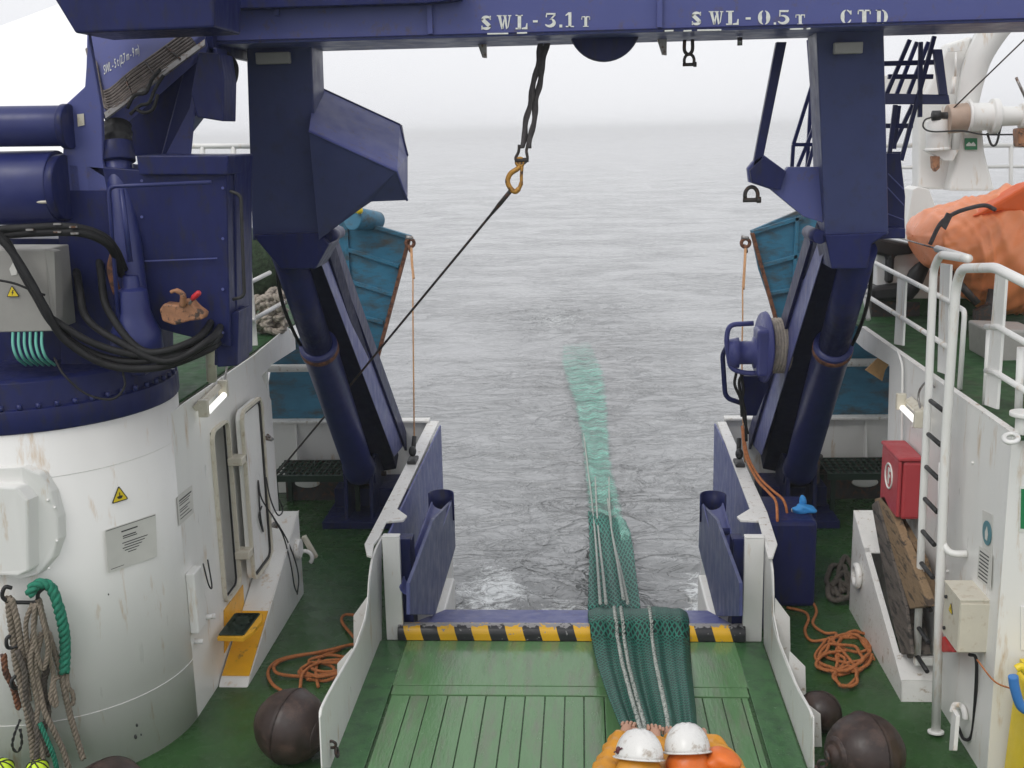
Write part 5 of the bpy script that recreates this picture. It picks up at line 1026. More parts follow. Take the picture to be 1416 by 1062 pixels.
# timber stack
def timber(pts, x, ex, label, m_=WOOD):
    return tag(M().poly([PX(a, b_, x) for a, b_ in pts], (ex, 0, 0)).build('timber', m_, bev=.006), label, 'timber', None)
timber([(1205, 698), (1212, 692), (1252, 840), (1260, 905), (1246, 905), (1232, 850)], 2.545, .03, 'grey weathered plank standing on edge at the outer side of the timber stack', WOODD)
timber([(1209, 690), (1223, 686), (1274, 812), (1283, 838), (1258, 842), (1236, 772)], 2.565, .07, 'broad pale plank lying on top of the timber stack')
timber([(1222, 688), (1230, 695), (1272, 770), (1290, 830), (1282, 838)], 2.67, .06, 'rough plank leaning between the broad plank and the deckhouse wall', WOOD)
timber([(1243, 850), (1256, 850), (1264, 905), (1252, 912)], 2.60, .06, 'short dark timber block at the near end of the stack', WOODD)
timber([(1228, 760), (1238, 760), (1262, 860), (1270, 905), (1258, 905)], 2.63, .1, 'dark inner plank deep in the timber stack', WOODD)
# fire hose box
t = thing('fire_hose_box', 'faded red plastic fire hose box with a white circled F beside the ladder', 'box', PX(1245, 730, 2.62)); XB = 2.60
a, b_, c, d_ = PX(1228, 615, XB), PX(1249, 640, XB), PX(1249, 728, XB), PX(1225, 692, XB)
yn_, yf_ = b_.y, a.y + .05; z1_, z0_ = (a.z + b_.z) / 2, (c.z + d_.z) / 2
bxm = M(); bxm.box(XB, XR - .014, yn_, yf_, z0_, z1_); bxm.build('box_body', RED, t, bev=.03)
bxd = M(); bxd.box(XB - .035, XB - .004, yn_ + .0, yf_ - .0, z0_ + .02, z1_ - .0); bxd.build('box_lid', RED, t, bev=.014); M().box(XB - .045, XR - .02, yn_ - .012, yf_ + .01, z1_ + .001, z1_ + .035).build('rain_lip', RED, t, bev=.012)
fc = V(XB - .038, (yn_ + yf_) / 2, (z0_ + z1_) / 2 + .05); M().torus(fc, (1, 0, 0), .105, .009, n=36, m=6).build('white_ring', LETTER, t)
o_ = bxd; ff = M(); 
F_p = [(-.03, -.07), (-.03, .07), (.045, .07), (.045, .045), (0, .045), (0, .015), (.035, .015), (.035, -.01), (0, -.01), (0, -.07)]
ff.poly([fc + V(.002, -u, v) for u, v in F_p], (-.004, 0, 0)).build('letter_F', LETTER, t)
t = thing('leather_flap', 'tan leather flap hanging from the aft top edge of the right deckhouse', 'cloth', PY(1216, 505, 11.2))
M().poly([PY(a, b_, 10.95) for a, b_ in ((1197, 512), (1216, 494), (1234, 488), (1232, 500), (1224, 512), (1220, 527))], (0, .03, 0)).build('flap', TAN, t)
# ladder
t = thing('boarding_ladder', 'white steel ladder with black grip rungs standing at the right deckhouse wall', 'ladder', PX(1298, 1010, 2.60)); XL = 2.62
M().bent([PX(1268, 905, XL), PX(1276, 700, XL), PX(1284, 540, XL), PX(1291, 372, XL), PX(1300, 352, XL), PX(1341, 358, XL + .02), PX(1296, 344, XL + .28)], .030, .07).build('stringer', WHITE, t)
M().bent([PX(1294, 1010, XL), PX(1300, 800, XL), PX(1308, 600, XL), PX(1322, 395, XL), PX(1330, 371, XL), PX(1376, 370, XL + .05), PX(1440, 402, XL + .1)], .034, .07).build('stringer', WHITE, t)
for (a, b_, c, d_) in ((1287, 553, 1304, 569), (1284, 600, 1301, 616), (1281, 645, 1298, 663), (1279, 690, 1296, 708), (1276, 735, 1292, 753), (1273, 779, 1290, 797), (1271, 823, 1287, 843), (1268, 866, 1284, 887), (1268, 906, 1282, 929)):
    p, q = PX(a, b_, XL), PX(c, d_, XL); z_ = (p.z + q.z) / 2; M().cyl(V(XL, p.y, z_), V(XL, q.y, z_), .018, n=12).build('rung', BLACK, t)
M().cyl(PX(1294, 1010, XL), PX(1294, 1014, XL), .06).box(PX(1268, 905, XL).x - .02, XR, PX(1268, 905, XL).y - .03, PX(1268, 905, XL).y + .03, .3, .36).build('foot', WHITE, t, bev=.005)
t = thing('ladder_brace', 'short white forked brace post standing on deck beside the ladder foot', 'brace', PX(1316, 1038, 2.60)); M().poly([PX(1312, 1038, 2.6), PX(1318, 1038, 2.6), PX(1322, 990, 2.62), PX(1316, 980, 2.62)], (.03, 0, 0)).build('post', WHITE, t, bev=.004); M().pipe([PX(1316, 985, 2.63), PX(1320, 975, 2.65), PX(1328, 975, 2.68)], .02).build('hook', WHITE, t)
# electrical box
t = thing('junction_box', 'cream steel junction box with a small voltage triangle on the right deckhouse wall', 'junction box', PY(1346, 903, 7.5)); yb = 7.55
A_, B_ = PY(1328, 832, yb), PY(1367, 903, yb); M().box(A_.x, B_.x, yb, yb + .34, B_.z, A_.z).build('box_body', CREAM, t, bev=.006)
M().box(A_.x - .004, B_.x + .03, yb - .006, yb + .35, A_.z + .002, A_.z + .016).build('lid_flange', CREAM, t, bev=.003); M().box(A_.x + .004, B_.x - .01, yb - .012, yb - .001, B_.z + .01, A_.z - .012).build('front_cover', CREAM, t, bev=.004)
for zz in (.06, .30): M().cyl((A_.x - .015, yb + .28, B_.z + zz), (A_.x, yb + .28, B_.z + zz), .013).build('latch', BLACK, t)
M().pipe([PY(1340, 905, yb + .1), PY(1350, 912, yb + .05), PY(1349, 960, yb + .1), PY(1344, 1015, yb + .15), PY(1333, 1022, yb + .2), PY(1325, 1005, yb + .35)], .012).build('cable', HOSE, t)
triangle_sign(V(A_.x - .002, yb + .17, (A_.z + B_.z) / 2 + .06), V(0, -1, 0), V(0, 0, 1), .05, 'small yellow voltage triangle on the side of the cream junction box', bolt=True)
t = thing('alarm_button', 'red emergency button housing below the cream junction box', 'switch', PX(1305, 900, 2.66)); M().poly([PX(a, b_, 2.64) for a, b_ in ((1296, 882), (1304, 880), (1318, 902), (1303, 902), (1296, 895))], (.08, 0, 0)).build('housing', mat('bright_red', (.5, .02, .02), .4), t, bev=.01); M().ball(PX(1296, 882, 2.63), .022).build('knob', BLACK, t)
# signs on the right wall
t = thing('mandatory_sign', 'faded round blue instruction sign on the right deckhouse wall above the junction box', 'sign', PX(1367, 735, XR)); c = PX(1366, 737, XR - .004)
M().poly([PX(1359, 705, XR - .002), PX(1373, 712, XR - .002), PX(1372, 772, XR - .002), PX(1359, 765, XR - .002)], (-.003, 0, 0)).build('backing', PAPER, t); M().cyl(c + V(-.004, 0, 0), c + V(-.008, 0, 0), .085, n=32).build('disc', SBLUE, t); M().poly([c + V(-.009, u, v) for u, v in ((-.02, -.05), (.02, -.05), (.03, .0), (.0, .05), (-.03, .0))], (-.001, 0, 0)).build('figure', PAPER, t)
sR = lambda a, b_: PX(a, b_, XR - .003)
notice([(1356, 755), (1374, 768), (1372, 815), (1353, 800)], 'small faded notice just below the round blue sign', [(.1, .8, .1 + .11 * k, .04) for k in range(8)], surf=sR)
t = thing('safety_sign', 'green safety sign with white border at the right picture edge', 'sign', PY(1416, 735, yn - .02)); q = [PY(a, b_, yn - .016) for a, b_ in ((1410, 672), (1450, 673), (1449, 737), (1409, 735))]
M().poly(q, (0, -.004, 0)).build('plate', LETTER, t); M().poly([PY(a, b_, yn - .0215) for a, b_ in ((1412, 676), (1448, 677), (1447, 733), (1411, 731))], (0, -.001, 0)).build('green_field', SGREEN, t)
t = thing('blank_panel', 'blank white framed panel at the right edge above the yellow bin', 'notice', PY(1416, 890, yn - .02)); M().poly([PY(a, b_, yn - .015) for a, b_ in ((1411, 838), (1450, 838), (1450, 900), (1411, 899))], (0, -.006, 0)).build('panel', WHITE, t, bev=.003)
t = thing('yellow_bin', 'yellow bin with a blue rim at the lower right picture edge', 'bin', PY(1425, 1090, 6.9)); ybn = 6.95
q0, q1 = PY(1402, 1080, ybn), PY(1402, 960, ybn); q1 = V(PY(1402, 960, 7.3).x, q1.y, q1.z); q0 = q1
M().poly([(q1.x, ybn, q1.z), (q1.x + .6, ybn, q1.z), (q1.x + .6, ybn, 0), (q0.x - .04, ybn, 0)], (0, .35, 0)).build('bin_body', SYEL, t, bev=.02)
M().pipe([PY(1401, 935, ybn - .03), PY(1403, 950, ybn - .03), PY(1411, 975, ybn - .03), PY(1425, 985, ybn - .03)], .032).build('blue_rim', mat('bright_blue_plastic', (.05, .20, .52), .45), t)
M().box(q1.x + .02, q1.x + .6, ybn - .02, ybn + .35, q1.z + .002, q1.z + .08).pipe([PY(1405, 925, ybn - .04), PY(1412, 922, ybn - .04), PY(1420, 930, ybn - .04)], .025).build('bag_top', SYEL, t, bev=.02)
tag(M().pipe([PY(1351, 912, 7.5), PY(1375, 942, 7.3), PY(1400, 953, 7.05)], .006).build('thin_cord', ORANGE), 'thin cord stretched from the junction box to the yellow bin', 'cord')
# upper rails on the right
t = thing('side_railing', 'white two bar railing with flat posts along the right upper deck', 'railing', (2.86, 9, UZ)); XG = 2.86
M().tube([PX(1211, 364, XG), PX(1285, 402, XG), PX(1318, 420, XG), PX(1327, 427, XG)], .022, 10).tube([PX(1197, 408, XG), PX(1283, 462, XG), PX(1314, 482, XG)], .022, 10).build('rail', WHITE, t)
M().bent([PX(1318, 420, XG), PX(1334, 430, XG), PX(1327, 538, XG)], .02, .05).bent([PX(1201, 402, XG), PX(1196, 408, XG), PX(1201, 442, XG)], .025).build('rail_end', WHITE, t)
M().tube([PX(1364, 452, XG), PX(1380, 452, XG), PX(1450, 492, XG)], .022, 10).tube([PX(1364, 512, XG), PX(1378, 516, XG), PX(1450, 560, XG)], .022, 10).build('rail', WHITE, t)
for pts in ([(1241, 385), (1252, 386), (1248, 478), (1236, 476)], [(1300, 364), (1314, 366), (1308, 518), (1296, 514)], [(1376, 376), (1391, 378), (1378, 566), (1361, 560)]): M().poly([PX(a, b_, XG) for a, b_ in pts], (.02, 0, 0)).build('post', WHITE, t, bev=.003)
M().cyl(PX(1368, 452, XG + .03), PX(1362, 560, XG + .03), .02).build('inner_post', WHITE, t); M().cyl(PX(1412, 480, XG + .03), PX(1408, 575, XG + .03), .026).build('inner_post', WHITE, t)
tag(M().tube([PX(1296, 344, 2.9), PX(1205, 318, 3.1)], .008, 6).build('life_line', STEEL), 'thin wire running from the ladder top to the right gantry leg', 'wire')
t = thing('fairlead', 'small white oval fairlead on the edge of the right upper deck', 'fairlead', PZ(1400, 608, 2.52)); M().tube([PZ(1398 + 10 * math.cos(a), 606 + 6 * math.sin(a), 2.54) for a in [k * math.pi / 10 for k in range(20)]], .016, 8, True).build('ring', WHITE, t)
tag(M().cyl(PZ(1414, 600, 2.5), PZ(1414, 600, 2.5) + V(0, 0, .12), .05).cyl(PZ(1414, 600, 2.5) + V(0, 0, .12), PZ(1414, 600, 2.5) + V(0, 0, .15), .09).build('deck_bollard', WHITE, bev=.006), 'small white mushroom bollard on the right upper deck', 'bollard')
# gear on the upper deck
yq = 12.2
t = thing('deck_locker', 'white sloping steel housing under the orange cover on the right upper deck', 'locker', (4.3, yq, UZ))
M().poly([PY(a, b_, yq) for a, b_ in ((1212, 352), (1270, 350), (1290, 378), (1410, 380), (1410, 414), (1265, 414), (1212, 405))], (0, .5, 0)).build('housing', WHITE, t, bev=.02)
M().poly([PY(a, b_, yq - .01) for a, b_ in ((1205, 413), (1420, 413), (1420, 470), (1280, 470), (1205, 425))], (0, .4, 0)).build('green_coaming', GREEN, t)
M().poly([PY(a, b_, yq - .02) for a, b_ in ((1205, 416), (1272, 418), (1272, 442), (1205, 440))], (0, .2, 0)).build('painted_recess', RUST if False else DARK, t)  # solid dark slab; the recess and its shade are only colour
t = thing('black_fenders', 'black rubber gear hanging behind the right gantry leg on the upper deck', 'fender', PY(1235, 380, yq - .1))
M().poly([PY(a, b_, yq - .1) for a, b_ in ((1205, 326), (1262, 338), (1276, 347), (1258, 352), (1238, 354), (1236, 392), (1226, 392), (1228, 356), (1205, 350))], (0, .3, 0)).build('upper_mass', BLACK, t, bev=.03)
M().tube(catmull([PY(1282, 362, yq - .2), PY(1268, 380, yq - .2), PY(1262, 396, yq - .2), PY(1252, 412, yq - .2)], 5), [.04, .06, .07, .08, .085, .09, .09, .09, .085, .08, .08, .08, .075, .07, .07, .05], 14).build('sausage_fender', BLACK, t)
M().poly([PY(a, b_, yq - .12) for a, b_ in ((1205, 398), (1250, 392), (1265, 415), (1205, 418))], (0, .3, 0)).build('lower_mass', BLACK, t, bev=.04)
# orange covered rescue boat
t = thing('covered_boat', 'bulky orange vinyl covered boat lashed on the right upper deck', 'boat', PY(1345, 420, 11.6)); yo = 11.5
rows = []; N1, N2 = 150, 110
for i in range(N1 + 1):
    s = i / N1; cx = lerp(1262, 1520, s); top = 302 - 26 * min(1, s * 2.4) ** .6 - 34 * max(0, s - .2); bot = 350 + 80 * min(1, s * 2.4); cyp, hh = (top + bot) / 2, (bot - top) / 2 * min(1, (s * 16 + .0005)) ** .45
    C0 = PY(cx, cyp, yo); rz = hh * yo / F; ry = .60 * min(1, (s * 16 + .0005)) ** .5; row = []
    for j in range(N2 + 1):
        a = 2 * math.pi * j / N2; f_ = 1 + .025 * math.sin(a * 3 + s * 19) + .016 * math.sin(a * 7 - s * 31) + .04 * abs(math.sin(s * 15 + a * 2.2 + .6 * math.sin(a * 5))) ** 5 + .03 * abs(math.sin(s * 34 - a * 3.1 + math.sin(s * 22))) ** 6 + .012 * math.sin(a * 15 + s * 60)
        row.append(C0 + V(0, ry * math.cos(a) * f_, rz * math.sin(a) * f_))
    rows.append(row)
M().sheet(rows).build('cover', RAFT, t)
M().poly([PY(a, b_, yo - .45) for a, b_ in ((1345, 300), (1420, 256), (1480, 240), (1480, 300), (1385, 292))], (0, .3, 0)).build('raised_flap', mat('bright_orange_vinyl', (.85, .13, .015), .5, var=.08), t, bev=.03)
M().pipe([PY(1286, 338, yo - .60), PY(1300, 310, yo - .64), PY(1318, 296, yo - .62), PY(1340, 288, yo - .62), PY(1362, 284, yo - .55), PY(1376, 290, yo - .5)], .02).build('lashing_strap', SLING, t); M().poly([PY(a, b_, yo - .66) for a, b_ in ((1301, 312), (1310, 294), (1318, 297), (1308, 318))], (0, .03, 0)).build('buckle_pad', SLING, t)
t = thing('cradle', 'dark steel cradle legs under the orange covered boat', 'cradle', (4.6, 11.2, UZ)); 
for (a, b_, c, d_) in ((1372, 400, 1352, 500), (1314, 378, 1352, 420), (1352, 432, 1416, 462)): M().cyl(PY(a, b_, 11.0), PY(c, d_, 10.9), .035).build('strut', DARK, t)
M().poly([PY(a, b_, 10.9) for a, b_ in ((1350, 430), (1372, 420), (1368, 520), (1348, 520))], (0, .1, 0)).build('leg_plate', DARK, t)
t = thing('grey_pallet_box', 'grey plastic box on the right upper deck under the boat cradle', 'box', PY(1390, 505, 9.6)); M().poly([PY(a, b_, 9.8) for a, b_ in ((1365, 455), (1440, 458), (1440, 508), (1366, 500))], (0, .5, 0)).build('box_body', GREY, t, bev=.02)
# white davit crane aft right
yd = 14.6; W2 = WHITE
t = thing('white_davit', 'white slewing davit with geared winch standing on a round base behind the orange boat', 'davit', PY(1332, 320, yd))
b0 = PY(1330, 292, yd); M().lathe(V(b0.x, yd, b0.z - 1.3), (0, 0, 1), [(0, .62), (1.22, .60), (1.24, .62), (1.28, .62), (1.3, .58)], 48).build('round_base', W2, t, bev=.01)
M().poly([PY(a, b_, yd - .35) for a, b_ in ((1262, 262), (1270, 258), (1285, 262), (1296, 290), (1278, 300), (1258, 332), (1250, 332))], (0, .4, 0)).build('base_lug', W2, t, bev=.01)
M().poly([PY(a, b_, yd - .15) for a, b_ in ((1313, 264), (1326, 205), (1332, 165), (1358, 165), (1362, 210), (1376, 264))], (0, .4, 0)).build('pedestal', W2, t, bev=.03)
M().poly([PY(a, b_, yd + .1) for a, b_ in ((1270, 150), (1312, 60), (1345, 50), (1318, 170), (1312, 262), (1270, 262))], (0, .3, 0)).build('rear_column', W2, t, bev=.03)
jp = [PY(1392, 20, yd), PY(1372, 45, yd), PY(1352, 80, yd), PY(1342, 115, yd), PY(1336, 150, yd)]; jm = M(); jq = catmull(jp, 5)
for a, b_ in zip(jq, jq[1:]): pass
jm.tube(jq, [.24 - .004 * i for i in range(len(jq))], 4); jm.build('curved_jib', CREAM if False else W2, t)
M().cyl(PY(1310, 165, yd - .3), PY(1340, 162, yd - .3), .17).build('winch_drum', RUST3, t, bev=.01); M().lathe(PY(1336, 162, yd - .3), (1, 0, 0), [(0, .2), (.03, .21), (.04, .17), (.28, .16), (.29, .21), (.36, .21), (.37, .12), (.62, .11), (.63, .15), (.7, .15)], 28).build('gear_case', W2, t, bev=.008)
M().lathe(PY(1288, 160, yd - .3), (1, 0, 0), [(0, .03), (.01, .06), (.10, .06), (.11, .04), (.2, .04), (.21, .09), (.3, .1)], 20).build('encoder', BLACK, t)
M().pipe([PY(1289, 162, yd - .3), PY(1279, 166, yd - .3), PY(1277, 176, yd - .3), PY(1290, 182, yd - .35), PY(1330, 181, yd - .45), PY(1360, 186, yd - .4), PY(1400, 186, yd - .3)], .010).pipe([PY(1365, 184, yd - .35), PY(1371, 200, yd - .35), PY(1378, 198, yd - .35), PY(1384, 174, yd - .35)], .014).build('power_cable', BLACK, t)
M().cyl(PY(1297, 206, yd - .2), PY(1297, 166, yd - .2), .14).cyl(PY(1297, 208, yd - .2), PY(1297, 204, yd - .2), .15).build('motor_housing', W2, t, bev=.01)
M().poly([PY(a, b_, yd - .25) for a, b_ in ((1282, 208), (1326, 207), (1318, 222), (1306, 222))], (0, .2, 0)).build('bracket', W2, t); M().poly([PY(a, b_, yd - .26) for a, b_ in ((1289, 216), (1300, 216), (1300, 232), (1294, 238), (1290, 232))], (0, .1, 0)).build('rusty_nozzle', RUST2, t, bev=.01)
M().poly([PY(a, b_, yd - .17) for a, b_ in ((1334, 191), (1351, 191), (1351, 207), (1334, 207))], (0, -.01, 0)).build('green_plate', SGREEN, t); M().poly([PY(a, b_, yd - .185) for a, b_ in ((1336, 200), (1340, 196), (1343, 199), (1346, 196), (1349, 200), (1349, 202), (1336, 202))], (0, -.003, 0)).build('plate_symbol', LETTER, t)
M().poly([PY(a, b_, yd - .1) for a, b_ in ((1314, 66), (1333, 64), (1334, 70), (1314, 71))], (0, .1, 0)).cyl(PY(1322, 72, yd - .1), PY(1321, 106, yd - .1), .012).cyl(PY(1320, 106, yd - .1), PY(1317, 130, yd - .1), .025).build('gas_strut', W2, t)
M().cyl(PY(1405, 107, yd - .5), PY(1420, 140, yd - .5), .016).build('lever_rod', STEEL, t); M().poly([PY(a, b_, yd - .35) for a, b_ in ((1408, 178), (1420, 176), (1420, 204), (1409, 203))], (0, .2, 0)).build('rusty_block', RUST2, t, bev=.02)
tag(M().tube([PY(1318, 150, yd - .4), PY(1440, 32, yd - .6)], .009, 6).build('hoist_wire', DARK), 'thin hoist wire running up from the white davit winch to the right', 'wire')
t = thing('grey_equipment_box', 'pale grey box structure behind the gantry stairway', 'box', PY(1250, 150, 15)); M().poly([PY(a, b_, 15) for a, b_ in ((1222, 104), (1300, 102), (1300, 135), (1222, 135))], (0, .4, 0)).build('box_body', WHITE, t, bev=.01)
t = thing('stern_rail', 'white pipe railing at the stern beyond the white davit', 'railing', (5.5, 15.5, UZ)); ys_ = 15.5
M().tube([PY(1200, 201, ys_), PY(1450, 201, ys_)], .03, 8).tube([PY(1200, 232, ys_), PY(1450, 230, ys_)], .022, 8).build('rail', WHITE, t)
for a in (1268, 1398): M().tube([PY(a, 200, ys_), PY(a, 330, ys_)], .03, 8).build('post', WHITE, t)
# ---------------------------------------------------------------- people at the net
def skin(verts, edges, radii, name, m_, parent, root=0, sub=3, join=None):
    me = bpy.data.meshes.new(name); me.from_pydata([tuple(v) for v in verts], edges, []); o = bpy.data.objects.new(name, me); COL.objects.link(o)
    sk = o.modifiers.new('skin', 'SKIN'); sk.use_smooth_shade = True
    for i, r in enumerate(radii):
        d = me.skin_vertices[0].data[i]; d.radius = (r, r) if isinstance(r, (int, float)) else r; d.use_root = (i == root)
    ss = o.modifiers.new('s', 'SUBSURF'); ss.levels = sub; ss.render_levels = sub
    bpy.context.view_layer.update(); ev = o.evaluated_get(bpy.context.evaluated_depsgraph_get()); nm = bpy.data.meshes.new_from_object(ev); bpy.data.objects.remove(o)
    return nm
def addmesh(dst, me, o0=V(0, 0, 0)):
    tmp = bmesh.new(); tmp.from_mesh(me); 
    for f in tmp.faces: f.smooth = True
    m2 = bpy.data.meshes.new('x'); tmp.to_mesh(m2); tmp.free(); dst.bm.from_mesh(m2)
class Chain:
    def __init__(s): s.v, s.e, s.r = [], [], []
    def add(s, pts, rad, start=None):
        prev = start
        for p, r in zip(pts, rad):
            s.v.append(Vector(p)); s.r.append(r); i = len(s.v) - 1
            if prev is not None: s.e.append((prev, i))
            prev = i
        return prev
def person(base, face, headc, hands, elbows, label, jacket, vest=None, hatrot=0, strap=False, mirror=1):
    # local frame: fwd is where the person looks, rt is the person's right
    t = thing('person', label, 'person', base); fw = Vector(face).normalized(); rt = fw.cross(V(0, 0, 1)).normalized(); B = Vector(base)
    L = lambda r, f, z_: B + rt * r + fw * f + V(0, 0, z_)
    hd = Vector(headc); pel = L(0, -.30, .84); ch_ = hd - fw * .15 - V(0, 0, .24); ch_ = ch_.lerp(pel, .05); wst = pel.lerp(ch_, .45); nk = ch_.lerp(hd, .55); 
    c = Chain(); pi_ = c.add([pel], [.15]); wi = c.add([wst, ch_], [.135, .15], pi_); ni = c.add([nk, hd - V(0, 0, .06), hd, hd + V(0, 0, .07)], [.062, .075, .092, .07], wi)
    fing = []
    for sd, hp_, eb_ in zip((1, -1), hands, elbows):
        sh = ch_ + rt * .20 * sd + V(0, 0, .09); H_ = Vector(hp_); el = Vector(eb_); wr_ = el.lerp(H_, .86)
        c.add([sh, el, wr_, H_], [.062, .045, .030, .036], wi)
        d = (H_ - el).normalized(); s_ = d.cross(V(0, 0, 1)).normalized()
        for k in range(4):
            b_ = H_ + s_ * (k - 1.5) * .021 * sd; ln = (.030, .034, .032, .025)[k]
            q = [b_ - d * .01, b_ + d * ln * 1.1 + V(0, 0, -.004), b_ + d * ln * 1.9 + V(0, 0, -.03), b_ + d * ln * 1.5 + V(0, 0, -.055)]
            fc_ = Chain(); fc_.add(q, [.0105, .0095, .0088, .0075]); fing.append(fc_)
        fc_ = Chain(); fc_.add([H_ - d * .03 - s_ * .02 * sd, H_ - s_ * .05 * sd + V(0, 0, -.015), H_ - s_ * .045 * sd + d * .03 + V(0, 0, -.035)], [.012, .0105, .009]); fing.append(fc_)
    legs = []
    for sd in (1, -1):
        hip = pel + rt * .09 * sd; kn = L(.13 * sd, .12 if sd > 0 else -.02, .47); an = L(.14 * sd, .0 if sd > 0 else -.22, .09); toe = an + fw * .17 - V(0, 0, .05)
        c.add([hip, kn, an, toe], [.085, .058, .042, .035], pi_); legs.append((hip, kn, an, toe))
    bm_ = M(); addmesh(bm_, skin(c.v, c.e, c.r, 'b', None, None))
    for f_ in fing: addmesh(bm_, skin(f_.v, f_.e, f_.r, 'f', None, None, sub=1))
    # face: nose, ears, brows
    bm_.ball(hd + fw * .098 - V(0, 0, .02), .017, (1, 1, 1.4)); 
    for sd in (1, -1): bm_.ball(hd + rt * sd * .088 - V(0, 0, .01), .024, (.5, .7, 1.2)); bm_.ball(hd + fw * .083 + rt * sd * .033 + V(0, 0, .0), .013)
    bm_.ball(hd + fw * .083 - V(0, 0, .065), .018, (1.4, .6, .5)); bm_.build('body', SKIN, t, fixn=False)
    hr = M(); hr.ball(hd - fw * .01 + V(0, 0, .02), .092, (1, 1, .95), 22); hr.build('hair', HAIR, t)
    M().ball(hd - V(0, 0, .015) - fw * .045, .116, (1, .95, .95), 20, .04).build('neck_guard', vest or jacket, t)
    # oilskin jacket
    c = Chain(); a = c.add([wst - V(0, 0, .08)], [.175]); b2 = c.add([wst.lerp(ch_, .5), ch_ + V(0, 0, .02)], [.19, .205], a); c.add([ch_.lerp(nk, .6), nk, hd - V(0, 0, .08) - fw * .03, hd - V(0, 0, .02) - fw * .035], [.14, .13, .118, .106], b2)
    for sd, hp_, eb_ in zip((1, -1), hands, elbows):
        sh = ch_ + rt * .215 * sd + V(0, 0, .10); H_ = Vector(hp_); el = Vector(eb_); wr_ = el.lerp(H_, .80)
        c.add([sh, sh.lerp(el, .55), el, wr_], [.12, .11, .10, .068], b2)
    jm = M(); addmesh(jm, skin(c.v, c.e, c.r, 'j', None, None)); 
    for v in jm.bm.verts: v.co += v.normal * (.008 * abs(math.sin(v.co.x * 34 + v.co.z * 27 + math.sin(v.co.y * 23))) ** 3 + .006 * math.sin(v.co.y * 61 + v.co.x * 40))
    jm.build('jacket', jacket, t, fixn=False)
    c = Chain(); a = c.add([pel + V(0, 0, .08), pel], [.155, .165])
    for hip, kn, an, toe in legs: c.add([hip, kn, an + V(0, 0, .06)], [.105, .085, .075], a)
    tm = M(); addmesh(tm, skin(c.v, c.e, c.r, 't', None, None)); tm.build('trousers', OILY, t, fixn=False)
    for hip, kn, an, toe in legs: M().tube([an + V(0, 0, .22), an + V(0, 0, .05), an - V(0, 0, .03)], [.07, .062, .058], 16).ball(an.lerp(toe, .55) - V(0, 0, .035), .06, (1, 1, .75), 16).ball(toe - V(0, 0, .01), .052, (1, 1, .7), 16).build('boot', BLACK, t)
    if vest:
        M().ball(PY(994, 1050, hd.y - .05), .075, (1.25, 1.1, .62), 24, .3).build('hood', vest, t)
        vm_ = M(); c = Chain(); c.add([wst, ch_ + V(0, 0, .03)], [.205, .222]); c.add([ch_ + rt * .17 + V(0, 0, .10)], [.15], 1); c.add([ch_ - rt * .17 + V(0, 0, .10)], [.15], 1); addmesh(vm_, skin(c.v, c.e, c.r, 'v', None, None)); vm_.build('vest', vest, t, fixn=False)
    # helmet: shell with peak, ridges and rim
    hc = hd + V(0, 0, .055); lean = (fw * .50 + V(0, 0, 1)).normalized(); hc = hc - fw * .015; q = Matrix.Rotation(hatrot, 3, 'Z'); hf = (q @ fw); hf = (hf - lean * hf.dot(lean)).normalized(); hs_ = lean.cross(hf)
    hg = []
    for i in range(15):
        ph = math.radians(90 * i / 14); row = []
        for j in range(49):
            a_ = 2 * math.pi * j / 48; rr_ = math.cos(ph) ** .82; x_, y_ = math.cos(a_), math.sin(a_); bump = 0
            for rdg in (-.42, -.15, .15, .42):
                bump += .0035 * math.exp(-((y_ * rr_ - rdg) / .045) ** 2) * (1 if i > 2 else 0)
            s1_ = .140; s2_ = .114; row.append(hc + hf * x_ * rr_ * s1_ + hs_ * y_ * rr_ * s2_ + lean * (math.sin(ph) * .135 + bump))
        hg.append(row)
    hm = M(); hm.sheet(hg)
    hh = thing('hard_hat', ('white hard hat with a dark side vent' if strap else 'plain scuffed white hard hat') + (' on the person at the left' if strap else ' on the person at the right'), 'hard hat', hc)
    hm.build('shell', HAT, hh, solid=.004)
    br_ = M(); bg2 = []
    for k in range(2):
        bg2.append([hc + hf * math.cos(a_) * (.138 + k * (.014 + .035 * max(0, math.cos(a_)) ** 3)) + hs_ * math.sin(a_) * (.112 + k * .014) + lean * (-.006 * k) for a_ in [2 * math.pi * j / 48 for j in range(49)]])
    br_.sheet(bg2); br_.build('brim', HAT, hh, solid=.006)
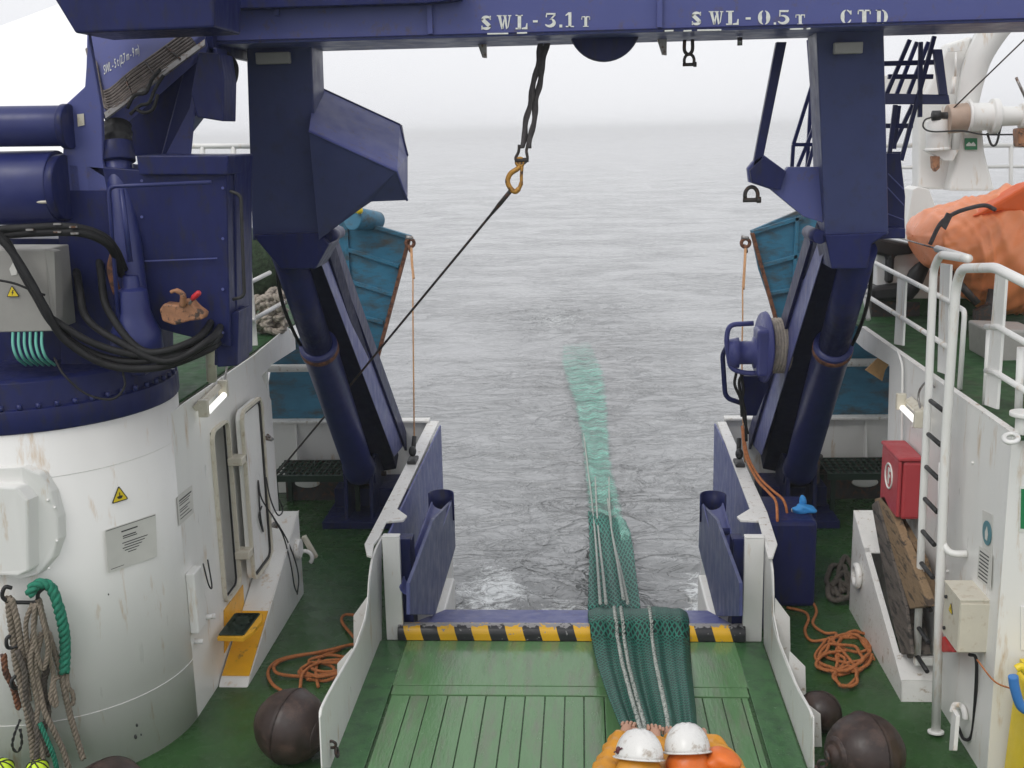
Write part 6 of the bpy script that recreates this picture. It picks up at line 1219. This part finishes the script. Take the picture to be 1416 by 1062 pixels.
    sdv = -1 if strap else 1
    cl_ = M(); cc = hc - hs_ * .122 * -sdv * 1 + lean * .045; 
    if strap:
        cc = hc + hs_ * .1145 + lean * .03 - hf * .0; cl_.ball(cc, .014, (1, 1, 1.6), 12); cl_.tube(catmull([cc - hf * .04 + lean * .015, cc, cc + hf * .05 - lean * .012], 5), .004, 6)
        cl_.build('ear_clip', mat('plum_clip', (.10, .02, .03), .4), hh)
    return t
hdA, hdB = PY(884, 1034, 5.45), PY(950, 1025, 5.55)
hdA = EYE + (hdA - EYE).normalized() * 6.05 - V(0, 0, .06); hdB = EYE + (hdB - EYE).normalized() * 6.15 - V(0, 0, .06)
person((hdA.x - .05, hdA.y - .20, .024), (.10, 1, 0), hdA - V(0, 0, .04), [PY(905, 1008, hdA.y + .48), PY(868, 1003, hdA.y + .50)], [PY(915, 1080, hdA.y + .12), PY(845, 1070, hdA.y + .12)], 'person in yellow oilskins and white hard hat hauling the net, left of two', OILY, None, math.radians(25), True)
person((hdB.x + .05, hdB.y - .22, .024), (-.08, 1, 0), hdB - V(0, 0, .04), [PY(968, 1012, hdB.y + .46), PY(925, 1010, hdB.y + .5)], [PY(1006, 1068, hdB.y + .12), PY(930, 1080, hdB.y + .08)], 'person in orange and yellow oilskins and white hard hat, right of two', OILY, OILO, math.radians(-12), False)
# ---------------------------------------------------------------- sea mist
hz = M().box(-2600, 2600, -900, 4000, -8, 9.0); hm_ = bpy.data.materials.new('sea_mist'); hm_.use_nodes = True
_n, _l = hm_.node_tree.nodes, hm_.node_tree.links
for x in list(_n): _n.remove(x)
_v = _n.new('ShaderNodeVolumePrincipled'); _v.inputs['Color'].default_value = (1, 1, 1, 1); _v.inputs['Density'].default_value = .0013; _v.inputs['Anisotropy'].default_value = .2
_o = _n.new('ShaderNodeOutputMaterial'); _l.new(_v.outputs[0], _o.inputs['Volume'])
hzo = hz.build('haze', hm_, origin=(0, 0, 0)); hzo['kind'] = 'stuff'
SC.cycles.volume_bounces = 4
